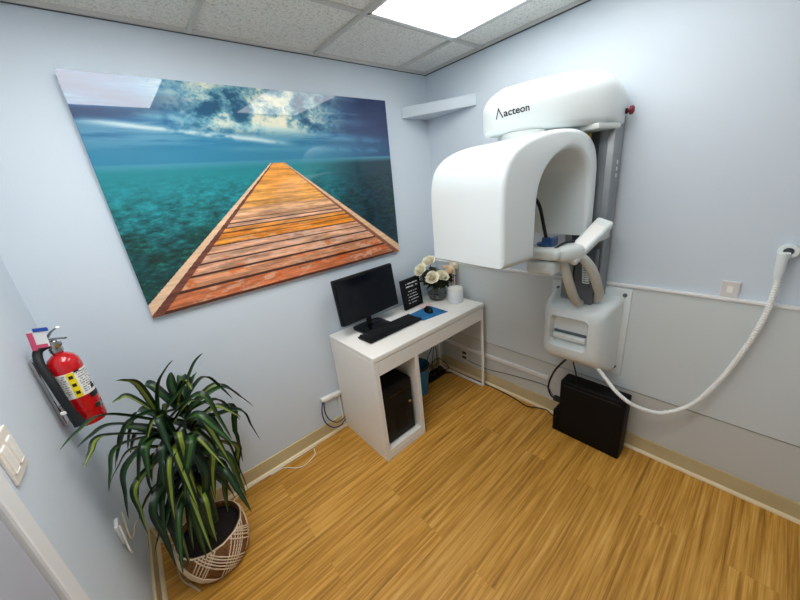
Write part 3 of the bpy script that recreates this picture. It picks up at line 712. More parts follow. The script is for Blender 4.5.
# ------------------------------------------------------------------ x-ray machine
def xray():
    t = thing('dental_xray_machine', 'white wall mounted panoramic dental x-ray machine on the right wall', 'x-ray machine', (-.02, -1.2, .48))
    # wall plate
    bm = bmesh.new(); fr = frame((-.016, 0, 0), (0, -1, 0), (0, 0, 1))   # local x -> -y, local y -> z, local z -> -x ?
    box(bm, (-.028, -1.415, .475), (-.0165, -.998, 1.0), .004, 2); wp = link('wall_plate', bm, M['mach'], t, 30)
    for y, z in ((-1.035, .525), (-1.38, .525), (-1.035, .95), (-1.385, .965)):
        bm = bmesh.new(); lathe(bm, [(0, 0), (.011, 0), (.011, .003), (.008, .007), (0, .007)], (-.0285, y, z), 12, (-1, 0, 0)); link('bolt', bm, M['inkgrey'], wp, 40)
    # base housing: rounded box tapering downwards to the wall, with a front recess
    bm = bmesh.new()
    rows = []
    N = 40
    def ringpts(x, y0, y1, z0, z1, r):
        pl = rrect(y0, z0, y1, z1, r, 9); return [(x, y, z) for y, z in pl]
    prof = [(-.028, -1.385, -1.025, .50, .955, .03), (-.10, -1.380, -1.030, .515, .955, .035), (-.17, -1.372, -1.038, .555, .945, .045), (-.215, -1.36, -1.048, .585, .93, .05), (-.243, -1.345, -1.06, .61, .912, .05), (-.256, -1.325, -1.078, .635, .893, .045), (-.26, -1.305, -1.098, .655, .873, .04)]
    rings = [[bm.verts.new(q) for q in ringpts(*pp)] for pp in prof]
    n = len(rings[0])
    for A, B in zip(rings, rings[1:]):
        for k in range(n): bm.faces.new((A[k], A[(k+1) % n], B[(k+1) % n], B[k]))
    bm.faces.new(rings[0])
    # recessed front: inner rings
    inner = [(-.262, -1.300, -1.090, .680, .868, .03), (-.248, -1.292, -1.098, .692, .860, .025), (-.212, -1.286, -1.104, .705, .852, .022)]
    last = rings[-1]
    for pp in inner:
        R_ = [bm.verts.new(q) for q in ringpts(*pp)]
        for k in range(n): bm.faces.new((last[k], last[(k+1) % n], R_[(k+1) % n], R_[k]))
        last = R_
    bm.faces.new(last)
    hs = link('base_housing', bm, M['mach'], t, 50)
    bm = bmesh.new(); obox(bm, (-.226, -1.195, .735), (0, -1, 0), None, (0, 0, 1), (.176, .034, .036), .010, 3); link('tray_lip', bm, M['mach'], hs, 40)
    bm = bmesh.new(); obox(bm, (-.216, -1.195, .759), (0, -1, 0), None, (0, 0, 1), (.172, .02, .012), .003, 2); link('slot', bm, M['inkgrey'], hs, 40)
    # column
    bm = bmesh.new(); box(bm, (-.145, -1.292, .90), (-.03, -1.10, 1.84), .006, 2)
    box(bm, (-.149, -1.262, .90), (-.144, -1.235, 1.84)); 
    col = link('column', bm, M['alu'], t, 30)
    bm = bmesh.new(); box(bm, (-.152, -1.228, .90), (-.144, -1.14, 1.84), .002, 1); link('column_slot', bm, M['darkgrey'], col)
    bm = bmesh.new()
    for k in range(3): lathe(bm, [(0, 0), (.010, 0), (.010, .0015), (0, .002)], (-.085, -1.2925, 1.64-.03*k), 14, (0, -1, 0))
    link('label_marks', bm, M['mach'], col)
    # column rear mounting block
    bm = bmesh.new(); box(bm, (-.03, -1.26, 1.55), (-.0005, -1.13, 1.72), .003, 1); link('upper_bracket', bm, M['darkgrey'], col)
    # lower grey grip base
    bm = bmesh.new(); box(bm, (-.175, -1.30, .90), (-.145, -1.105, .945), .004, 2); box(bm, (-.165, -1.165, .92), (-.145, -1.105, 1.2), .006, 2); link('carriage', bm, M['alu'], t, 30)
    # overhead arm
    plan = [(-.022, -1.288), (-.12, -1.298), (-.23, -1.285), (-.34, -1.232), (-.45, -1.155), (-.545, -1.07), (-.602, -1.0), (-.615, -.945), (-.595, -.90), (-.55, -.878), (-.48, -.885), (-.38, -.925), (-.26, -.985), (-.13, -1.03), (-.022, -1.045)]
    pp = smooth_path([V((a, b, 0)) for a, b in plan], 4)
    ma, mb = V((-.022, -1.167, 0)), V((-.52, -.965, 0))
    def inset(p, d):
        tq = max(0, min(1, (p-ma).dot(mb-ma)/(mb-ma).length_squared)); m = ma.lerp(mb, tq); l = (p-m).length
        q = m+(p-m)*max(.02, 1-d/l); return q
    bm = bmesh.new(); levels = [(.040, 1.802), (.018, 1.806), (.005, 1.816), (0, 1.832), (0, 1.925), (.0015, 1.945), (.008, 1.965), (.020, 1.985), (.037, 2.003), (.058, 2.016), (.082, 2.025), (.105, 2.029)]
    rings = []
    for d, z in levels:
        ring = []
        for p in pp:
            q = inset(p, d); s_ = -q.x/.62; k = (z-1.802)/.228
            dz = -.062*max(0, (s_-.4)/.6)**1.5*k-.045*k*max(0, .35-s_)/.35-.03*(1-k)*max(0, 1-s_/.3)
            ring.append(bm.verts.new((q.x, q.y, z+dz)))
        rings.append(ring)
    for A, B in zip(rings, rings[1:]):
        for k in range(len(A)): bm.faces.new((A[k], A[(k+1) % len(A)], B[(k+1) % len(A)], B[k]))
    bm.faces.new(rings[0]); bm.faces.new(rings[-1])
    armbvh = BVHTree.FromBMesh(bm)
    am = link('overhead_arm', bm, M['mach'], t, 50)
    # the end cap band towards the wall
    cap = rrect(-.09, -1.29, -.0205, -1.035, .02, 3)
    bm = bmesh.new(); soft_prism(bm, cap, 1.762, 1.925, None, .03, 5); link('arm_end_cap', bm, M['mach2'], am, 40)
    bm = bmesh.new(); prism(bm, [(-.29, -1.27), (-.12, -1.30), (-.12, -1.08), (-.33, -1.04)], 1.782, 1.806, None, .006, 2); link('arm_underside', bm, M['mach2'], am, 30)
    # logo: lettering laid on the curved side, facing the room
    p0 = V((-.645, -1.025, 1.866)); p1 = V((-.49, -1.18, 1.889)); ux = (p1-p0).normalized(); ray = V((.55, .83, .0)).normalized()
    m4 = frame(p0+ux*.028, ux, (0, 0, 1))
    b2 = text_bm('acteon', .038, m4, target=armbvh, ray=ray, bold=True); link('lettering', b2, M['ink'], am)
    bm = bmesh.new()
    for q0, q1 in (((0, 0), (.010, .034)), ((.010, .034), (.021, 0))):
        a = m4 @ V((q0[0]-.026, q0[1], 0)); b = m4 @ V((q1[0]-.026, q1[1], 0))
        for k in range(7):
            c = a.lerp(b, k/6); h = armbvh.ray_cast(c-ray*.3, ray)
            if h[0] is not None: obox(bm, h[0]-ray*.001, (b-a), None, -ray, (.0068, .004, .001))
    link('emblem', bm, M['ink'], am)
    # red emergency stop at the right end of the arm
    bm = bmesh.new(); lathe(bm, [(0, 0), (.012, 0), (.012, .012), (0, .012)], (-.05, -1.288, 1.855), 16, (0, -1, 0)); sb = link('stop_button', bm, M['black'], t, 40)
    bm = bmesh.new(); lathe(bm, [(0, .0122), (.008, .0122), (.008, .020), (.019, .022), (.019, .032), (.012, .037), (0, .038)], (-.05, -1.288, 1.855), 20, (0, -1, 0)); link('button_cap', bm, mat('stop_red', srgb(120, 24, 44), .35), sb, 40)
    bm = bmesh.new(); box(bm, (-.20, -1.20, 1.748), (-.165, -1.16, 1.78), .003, 1); link('connector', bm, M['brass'], t)
    # turret
    U = V((.993, -.12, 0)).normalized(); Wd = V((.12, .993, 0)).normalized(); K = V((-.86, -1.165, 0))
    ctr = K+U*.36+Wd*.19
    bm = bmesh.new(); lathe(bm, [(0, 0), (.10, 0), (.10, .03), (0, .03)], (ctr.x, ctr.y, 1.775), 32); link('turret', bm, M['mach2'], t, 40)
    # C-arm: inverted U shell
    def arc(cx, cz, rx, rz, a0, a1, n=10): return [(cx+rx*math.cos(math.radians(a0+(a1-a0)*k/n)), cz+rz*math.sin(math.radians(a0+(a1-a0)*k/n))) for k in range(n+1)]
    Z0 = 1.285
    outer = [(q.x, q.y) for q in smooth_path([(0, Z0, 0), (0, 1.40, 0), (.001, 1.54, 0), (.008, 1.62, 0), (.035, 1.685, 0), (.09, 1.732, 0), (.17, 1.762, 0), (.27, 1.782, 0), (.38, 1.792, 0), (.49, 1.790, 0), (.575, 1.772, 0), (.64, 1.728, 0), (.675, 1.66, 0), (.685, 1.56, 0), (.688, 1.42, 0), (.69, Z0+.03, 0)], 3)]
    innr = [(.622, Z0+.03)]+[(q.x, q.y) for q in smooth_path([(.620, 1.45, 0), (.613, 1.57, 0), (.588, 1.640, 0), (.54, 1.69, 0), (.47, 1.712, 0), (.39, 1.706, 0), (.31, 1.672, 0), (.25, 1.615, 0), (.222, 1.54, 0), (.215, 1.42, 0)], 3)]+[(.213, Z0)]
    poly = outer+innr
    F = Matrix((U, V((0, 0, 1)), U.cross(V((0, 0, 1))))).transposed().to_4x4(); F.translation = K  # local x=U, y=z, z=U x Z
    sgn = -1 if F.to_3x3().col[2].dot(Wd) < 0 else 1
    h0, h1 = (0, .43) if sgn > 0 else (-.43, 0)
    def sel(e): return True
    bm = bmesh.new(); soft_prism(bm, poly, h0, h1, F, .022, 6); ca = link('c_arm_shell', bm, M['mach'], t, 35)
    # closed back of the hood
    bi = [(.21, Z0+.01), (.21, 1.55), (.24, 1.64), (.31, 1.70), (.40, 1.74), (.49, 1.745), (.57, 1.72), (.62, 1.66), (.64, 1.55), (.64, Z0+.04)]
    f = lambda a, b: (a*sgn, b*sgn) if sgn > 0 else (b*sgn, a*sgn)
    bm = bmesh.new(); a, b = f(.36, .425); prism(bm, bi, a, b, F); link('hood_back', bm, M['mach2'], ca, 30)
    bm = bmesh.new(); a, b = f(.335, .362); prism(bm, rrect(.25, Z0+.05, .60, 1.56, .02), a, b, F, .006, 2)
    for k in range(5):
        a2, b2_ = f(.320, .336); prism(bm, rrect(.28+k*.065, Z0+.08, .31+k*.065, 1.53, .008), a2, b2_, F, .004, 1)
    link('inner_panel', bm, M['mach2'], ca, 30)
    # rounded bottom rim of the big housing
    bm = bmesh.new(); a, b = f(.02, .41); prism(bm, [(.02, Z0-.012), (.02, Z0+.01), (.20, Z0+.01), (.20, Z0-.012)], a, b, F, .004, 2); link('bottom_cover', bm, M['mach2'], ca, 30)
    # chin rest with bite stick
    bm = bmesh.new(); box(bm, (-.495, -1.205, 1.165), (-.37, -1.065, 1.232), .018, 4); box(bm, (-.51, -1.225, 1.24), (-.36, -1.05, 1.295), .02, 4)
    cr = link('chin_rest', bm, M['mach2'], t, 40)
    bm = bmesh.new(); box(bm, (-.38, -1.22, 1.20), (-.14, -1.12, 1.265), .012, 3); link('support_arm', bm, M['mach2'], cr, 40)
    bm = bmesh.new(); lathe(bm, [(0, 0), (.036, 0), (.042, .006), (.042, .012), (.022, .016), (.018, .038), (0, .038)], (-.425, -1.13, 1.296), 24); box(bm, (-.455, -1.175, 1.296), (-.395, -1.16, 1.338), .004, 2); link('bite_base', bm, M['bluefilm'], cr, 40)
    bm = bmesh.new(); tube(bm, [(-.425, -1.13, 1.33), (-.43, -1.115, 1.40), (-.435, -1.10, 1.47), (-.445, -1.088, 1.505), (-.462, -1.075, 1.53), (-.478, -1.064, 1.54)], .0095, 10, flat=(1, .8)); link('bite_stick', bm, M['black'], cr, 60)
    # transparent temple guide
    bm = bmesh.new(); box(bm, (-.482, -1.098, 1.30), (-.478, -1.062, 1.49), .001, 1); link('guide_plate', bm, mat('clear_plastic', srgb(225, 230, 235), .1, trans=.7), cr)
    # control head: bulb between chin rest and panel, black arc
    bm = bmesh.new(); s = bmesh.new(); bmesh.ops.create_uvsphere(s, u_segments=28, v_segments=16, radius=1)
    for v in s.verts: v.co = V((math.copysign(abs(v.co.x)**.8, v.co.x)*.075, math.copysign(abs(v.co.y)**.8, v.co.y)*.052, math.copysign(abs(v.co.z)**.7, v.co.z)*.042))
    mt = Matrix.Rotation(math.radians(-30), 4, 'Z'); mt.translation = V((-.40, -1.225, 1.262)); merge(bm, s, mt)
    hd = link('control_head', bm, M['mach2'], t, 60)
    bm = bmesh.new(); tube(bm, [(-.47, -1.187, 1.288), (-.445, -1.205, 1.305), (-.41, -1.225, 1.315), (-.375, -1.24, 1.312)], .0055, 8); link('black_strip', bm, M['rubber'], hd, 60)
    # angled control panel
    P1 = V((-.405, -1.245, 1.232)); P2 = V((-.205, -1.315, 1.372)); d = P2-P1
    bm = bmesh.new(); obox(bm, (P1+P2)/2+V((0, .01, 0)), d, None, V((-.75, -.1, .55)), (d.length+.02, .078, .042), .012, 3)
    cp = link('control_panel', bm, M['mach'], t, 40)
    nrm = V((-.75, -.1, .55)); nrm = (nrm-d.normalized()*nrm.dot(d.normalized())).normalized()
    bm = bmesh.new(); obox(bm, (P1+P2)/2+V((0, .01, 0))+nrm*.0215, d, None, nrm, (d.length*.72, .055, .0015), .0005, 1); link('display', bm, mat('panel_white', srgb(240, 240, 238), .2), cp)
    bm = bmesh.new(); obox(bm, V((-.17, -1.28, 1.31)), (1, 0, 0), None, (0, 0, 1), (.12, .05, .05), .008, 2); link('panel_bracket', bm, M['mach2'], cp)
    # grips
    for pts in ([(-.415, -1.205, 1.245), (-.40, -1.215, 1.19), (-.36, -1.225, 1.10), (-.30, -1.23, 1.01), (-.235, -1.232, .955), (-.19, -1.228, .945)],
                [(-.385, -1.262, 1.25), (-.35, -1.285, 1.22), (-.31, -1.308, 1.16), (-.26, -1.318, 1.08), (-.205, -1.316, 1.01), (-.165, -1.295, .965)]):
        bm = bmesh.new(); tube(bm, pts, lambda q: .019+.004*math.sin(q*PI), 14); link('hand_grip', bm, M['grip'], t, 60)
    # coiled lead between the grips
    bm = bmesh.new(); cp_ = []
    for k in range(90):
        a = k/90*2*PI*9; q = k/90
        cp_.append(V((-.27+.02*q+.015*math.cos(a), -1.262+.0*q+.015*math.sin(a), 1.185-.11*q)))
    tube(bm, cp_, .0032, 6, sub=0); link('coiled_lead', bm, M['mach'], t, 60)
    bm = bmesh.new(); obox(bm, (-.18, -1.235, 1.09), (1, 0, 0), None, (0, 0, 1), (.05, .10, .30), .01, 2); link('cable_guide', bm, M['inkgrey'], t, 30)
xray()

# exposure hand switch, its holder and the long white hose
t = thing('hand_switch', 'white exposure hand switch hanging in its holder on the right wall', 'hand switch', (-.03, -1.9, 1.14))
bm = bmesh.new(); lathe(bm, [(0, 0), (.022, 0), (.026, .004), (.030, .022), (.028, .030), (.016, .031), (.014, .022), (0, .022)], (-.0005, -1.897, 1.243), 24, (-1, 0, 0)); link('holder_ring', bm, M['mach'], t, 40)
bm = bmesh.new(); lathe(bm, [(0, 0), (.014, 0), (.013, .003), (0, .003)], (-.0235, -1.897, 1.243), 20, (-1, 0, 0)); link('holder_hole', bm, M['darkgrey'], t, 40)
bm = bmesh.new(); tube(bm, [(-.046, -1.886, 1.238), (-.048, -1.886, 1.22), (-.048, -1.888, 1.17), (-.048, -1.889, 1.140)], lambda q: .017-.004*q, 16); box(bm, (-.046, -1.905, 1.215), (-.029, -1.875, 1.242), .004, 2); link('handle', bm, M['mach'], t, 40)
pts = [(-.175, -1.33, .575), (-.20, -1.39, .535), (-.222, -1.45, .492), (-.215, -1.51, .448), (-.17, -1.57, .405), (-.12, -1.645, .392), (-.08, -1.734, .464), (-.06, -1.799, .601), (-.05, -1.850, .777), (-.048, -1.885, .958), (-.048, -1.892, 1.09), (-.048, -1.889, 1.145)]
P = smooth_path(pts, 60); bm = bmesh.new()
L_ = [0]
for a, b in zip(P, P[1:]): L_.append(L_[-1]+(b-a).length)
def hr(q): return .0098+.0011*math.sin(q*L_[-1]/.011*2*PI)
# resample evenly
Q = []; j = 0; NS = 700
for k in range(NS+1):
    s = L_[-1]*k/NS
    while j < len(L_)-2 and L_[j+1] < s: j += 1
    Q.append(P[j].lerp(P[j+1], (s-L_[j])/max(1e-9, L_[j+1]-L_[j])))
tube(bm, Q, hr, 12, sub=0)
tag(link('white_hose', bm, M['hose'], None, 60), 'long white corrugated cord drooping from the machine base up to the hand switch', 'cord')
# small beige box on the board's top edge
t = thing('switch_plate', 'small beige plate just above the white board on the right wall', 'switch', (-.004, -1.76, 1.06))
bm = bmesh.new(); box(bm, (-.010, -1.795, 1.0225), (0, -1.735, 1.095), .003, 2); link('plate', bm, mat('plate_beige', srgb(212, 208, 206), .5), t)
bm = bmesh.new(); box(bm, (-.012, -1.775, 1.045), (-.0105, -1.755, 1.075), .002, 1); link('rocker', bm, M['white'], t)

# ------------------------------------------------------------------ left wall: switch, extinguisher
t = thing('light_switch', 'ivory light switch plate on the left wall near the door casing', 'light switch', (LX, -.70, 1.13))
bm = bmesh.new(); box(bm, (LX+.0003, -.80, 1.075), (LX+.007, -.70, 1.195), .002, 2); link('plate', bm, M['outlet'], t)
for y in (-.775, -.728):
    bm = bmesh.new(); box(bm, (LX+.0072, y-.016, 1.10), (LX+.010, y+.016, 1.17), .003, 2); link('rocker', bm, M['white'], t)

def extinguisher():
    X, Y = -2.243, -.295; r = .0445
    t = thing('fire_extinguisher', 'red fire extinguisher with white label hanging near the corner on the left wall', 'fire extinguisher', (X, Y, .935))
    bm = bmesh.new(); lathe(bm, [(0, .008), (.028, .006), (.036, 0), (.042, .003), (r, .012), (r, .232), (.042, .252), (.034, .268), (.022, .279), (.015, .283), (.015, .292), (0, .292)], (X, Y, .935), 40); body = link('cylinder', bm, M['red'], t, 45)
    # direction to the room viewer side
    vd = V((.18, -.98, 0)).normalized(); a0 = math.atan2(vd.y, vd.x)
    def wrap(name, z0, z1, a1, a2, rr, m, par, n=24):
        bm = bmesh.new(); g = []
        for k in range(n+1):
            a = a0+math.radians(a1+(a2-a1)*k/n); g.append((bm.verts.new((X+rr*math.cos(a), Y+rr*math.sin(a), z0)), bm.verts.new((X+rr*math.cos(a), Y+rr*math.sin(a), z1)),
                bm.verts.new((X+(rr-.0006)*math.cos(a), Y+(rr-.0006)*math.sin(a), z0)), bm.verts.new((X+(rr-.0006)*math.cos(a), Y+(rr-.0006)*math.sin(a), z1))))
        for A, B in zip(g, g[1:]):
            bm.faces.new((A[0], B[0], B[1], A[1])); bm.faces.new((A[2], A[3], B[3], B[2])); bm.faces.new((A[0], A[2], B[2], B[0])); bm.faces.new((A[1], B[1], B[3], A[3]))
        bm.faces.new((g[0][0], g[0][1], g[0][3], g[0][2])); bm.faces.new((g[-1][0], g[-1][1], g[-1][3], g[-1][2]))
        return link(name, bm, m, par, 40)
    lb = wrap('label', 1.055, 1.152, -80, 88, r+.0008, M['paper'], body)
    wrap('yellow_band', 1.056, 1.151, -14, 12, r+.0014, M['yellow'], lb)
    wrap('black_mark', 1.148, 1.155, 14, 34, r+.002, M['ink'], lb)
    wrap('lower_band', 1.035, 1.054, 30, 88, r+.0008, M['ink'], lb)
    bm = bmesh.new(); rng = random.Random(9)
    def patch(z, a, w, h):
        aa = a0+math.radians(a); c = V((X+(r+.002)*math.cos(aa), Y+(r+.002)*math.sin(aa), z)); nn = V((math.cos(aa), math.sin(aa), 0))
        obox(bm, c, nn.cross(V((0, 0, 1))), None, (0, 0, 1), (w, .0008, h))
    for k in range(3): patch(1.135-.030*k, -1, .011, .012)
    for z in np.arange(1.068, 1.146, .0085):
        for a in range(-66, -20, 5):
            if rng.random() < .55: patch(z, a, .0035, .0016)
        for a in range(22, 74, 5):
            if rng.random() < .6: patch(z, a, .0035, .002)
    for q in ((1.075, 52), (1.075, 62), (1.085, 57)): patch(q[0], q[1], .006, .009)
    link('print_marks', bm, M['ink'], lb)
    # strap
    wrap('strap', .995, 1.008, -180, 180, r+.0015, M['red'], t, 40)
    wrap('strap_clip', .992, 1.010, 28, 62, r+.004, M['steel'], t, 6)
    # valve head
    z = 1.227
    bm = bmesh.new(); lathe(bm, [(0, 0), (.018, 0), (.018, .012), (.013, .016), (.013, .040), (0, .042)], (X, Y, z), 20); lathe(bm, [(0, 0), (.008, 0), (.008, .03), (0, .03)], (X, Y, z+.022), 12, (-.75, .3, 0)); link('valve', bm, M['steel'], t, 40)
    hx = V((.6, -.8, 0)).normalized()
    bm = bmesh.new(); tube(bm, [V((X, Y, z+.045))-hx*.01, V((X, Y, z+.050))+hx*.03, V((X, Y, z+.052))+hx*.07], .0045, 8, flat=(.7, 1.4)); link('carry_handle', bm, M['steel'], t, 60)
    bm = bmesh.new(); tube(bm, [V((X, Y, z+.05))-hx*.015, V((X, Y, z+.075))+hx*.02, V((X, Y, z+.092))+hx*.06], .0042, 8, flat=(.7, 1.4)); link('lever', bm, M['steel'], t, 60)
    bm = bmesh.new(); lathe(bm, [(0, 0), (.014, 0), (.014, .008), (.011, .010), (0, .010)], (X+.008, Y-.014, z+.03), 18, (.3, -1, 0)); link('gauge', bm, M['steel'], t, 40)
    # hose down the left side
    lf = V((-.72, .0, 0)); 
    pts = [V((X-.02, Y+.006, z+.028)), V((X-.040, Y-.010, z+.018)), V((X-.044, Y-.034, z-.02)), V((X-.036, Y-.052, z-.09)), V((X-.032, Y-.058, z-.16)), V((X-.028, Y-.060, z-.215)), V((X-.022, Y-.062, z-.262))]
    bm = bmesh.new(); tube(bm, pts, lambda q: .0125 if q < .75 else .0125+.022*(q-.75), 12); link('hose', bm, M['rubber'], t, 60)
    bm = bmesh.new(); box(bm, (X-.052, Y-.070, z-.205), (X-.024, Y-.062, z-.193), .002, 1); link('hose_clip', bm, M['paper'], t)
    # bracket
    bm = bmesh.new(); box(bm, (LX+.0005, Y-.02, .96), (LX+.012, Y+.02, 1.22), .002, 1); box(bm, (LX+.012, Y-.012, 1.0), (X-r+.002, Y+.012, 1.03), .001, 1); link('wall_bracket', bm, M['steel'], t)
    # pull tag
    bm = bmesh.new(); tube(bm, [(X-.005, Y-.01, z+.05), (X-.015, Y-.02, z+.07), (X-.008, Y-.03, z+.09)], .0012, 5); obox(bm, (X-.004, Y-.042, z+.096), (1, -.6, -.05), None, (0, 0, 1), (.044, .003, .013), .002, 1); link('blue_tag', bm, M['bluetag'], t)
    bm = bmesh.new(); obox(bm, (X-.018, Y-.036, z+.066), (1, -.6, 0), None, (.25, 0, 1), (.05, .001, .058)); it = link('inspection_tag', bm, M['paper'], t)
    bm = bmesh.new(); obox(bm, (X-.036, Y-.029, z+.060), (1, -.6, 0), None, (.25, 0, 1), (.016, .0016, .060)); obox(bm, (X-.018, Y-.041, z+.042), (1, -.6, 0), None, (.25, 0, 1), (.036, .0018, .012)); link('tag_print', bm, M['pink'], it)
extinguisher()

# ------------------------------------------------------------------ plant
LEAVES = [
((-2.071,-0.320,0.857),(-1.943,-0.340,0.948),(-1.848,-0.380,1.073)),
((-1.969,-0.280,0.846),(-1.930,-0.260,0.889),(-1.883,-0.220,0.932)),
((-2.070,-0.330,0.886),(-2.077,-0.400,1.043),(-2.120,-0.470,1.119)),
((-2.085,-0.350,0.862),(-2.181,-0.450,1.003),(-2.282,-0.580,1.011)),
((-2.098,-0.330,0.839),(-2.187,-0.400,0.934),(-2.275,-0.470,0.939)),
((-2.109,-0.340,0.802),(-2.210,-0.450,0.931),(-2.265,-0.550,0.904)),
((-2.111,-0.340,0.798),(-2.196,-0.420,0.852),(-2.256,-0.500,0.740)),
((-2.081,-0.350,0.809),(-2.189,-0.450,0.782),(-2.245,-0.500,0.599)),
((-2.107,-0.360,0.703),(-2.191,-0.460,0.692),(-2.219,-0.500,0.497)),
((-2.105,-0.380,0.858),(-2.115,-0.460,0.829),(-2.147,-0.500,0.712)),
((-2.040,-0.380,0.841),(-2.070,-0.470,0.803),(-2.116,-0.520,0.677)),
((-2.008,-0.380,0.830),(-2.017,-0.470,0.815),(-2.040,-0.500,0.540)),
((-1.994,-0.300,0.818),(-1.820,-0.240,0.819),(-1.699,-0.200,0.614)),
((-1.956,-0.300,0.751),(-1.779,-0.250,0.670),(-1.722,-0.220,0.419)),
((-1.946,-0.320,0.728),(-1.877,-0.330,0.601),(-1.858,-0.320,0.253)),
((-1.949,-0.300,0.774),(-1.800,-0.200,0.687),(-1.825,-0.140,0.283)),
((-2.068,-0.360,0.590),(-2.142,-0.440,0.494),(-2.174,-0.460,0.271)),
((-2.037,-0.360,0.565),(-2.071,-0.450,0.495),(-2.125,-0.470,0.265)),
((-1.993,-0.320,0.559),(-1.924,-0.380,0.519),(-1.968,-0.420,0.295)),
((-1.988,-0.300,0.903),(-1.985,-0.280,0.943),(-1.972,-0.260,0.993)),
((-1.953,-0.280,0.820),(-1.831,-0.180,0.815),(-1.722,-0.100,0.635)),
((-1.976,-0.300,0.818),(-1.859,-0.300,0.803),(-1.788,-0.280,0.631)),
((-2.016,-0.300,0.869),(-2.054,-0.250,0.967),(-2.102,-0.180,0.909)),
((-1.968,-0.360,0.740),(-1.939,-0.450,0.668),(-1.993,-0.480,0.450)),
((-2.006,-0.340,0.858),(-1.909,-0.420,0.918),(-1.859,-0.450,0.666)),
((-2.045,-0.300,0.834),(-2.121,-0.200,0.852),(-2.223,-0.120,0.651)),
((-1.999,-0.300,0.667),(-1.837,-0.200,0.454),(-1.867,-0.150,0.192)),
((-2.060,-0.340,0.736),(-2.148,-0.400,0.686),(-2.188,-0.400,0.443)),
((-2.000,-0.360,0.761),(-1.986,-0.460,0.601),(-2.041,-0.480,0.375)),
((-1.994,-0.300,0.881),(-1.937,-0.330,0.965),(-1.927,-0.360,0.924)),
((-2.062,-0.330,0.784),(-2.121,-0.420,0.831),(-2.205,-0.460,0.627)),
((-1.966,-0.300,0.643),(-1.955,-0.300,0.453),(-1.920,-0.300,0.225)),
((-2.015,-0.360,0.797),(-2.072,-0.500,0.752),(-2.128,-0.540,0.521)),
((-1.984,-0.380,0.789),(-1.988,-0.500,0.789),(-2.077,-0.540,0.581)),
]
LEAVES += [((-2.09, -.37, .62), (-2.17, -.47, .58), (-2.19, -.50, .30)), ((-2.07, -.40, .55), (-2.12, -.49, .50), (-2.15, -.52, .24)),
((-2.05, -.41, .60), (-2.06, -.50, .56), (-2.09, -.55, .27)), ((-2.10, -.36, .50), (-2.17, -.42, .46), (-2.20, -.45, .22)), ((-2.03, -.40, .52), (-2.02, -.50, .50), (-2.04, -.54, .30)),
((-1.99, -.34, .62), (-1.90, -.41, .58), (-1.88, -.45, .34)), ((-2.06, -.34, .88), (-2.02, -.36, 1.0), (-1.95, -.39, 1.09)), ((-2.07, -.33, .88), (-2.12, -.33, .98), (-2.17, -.34, .99))]
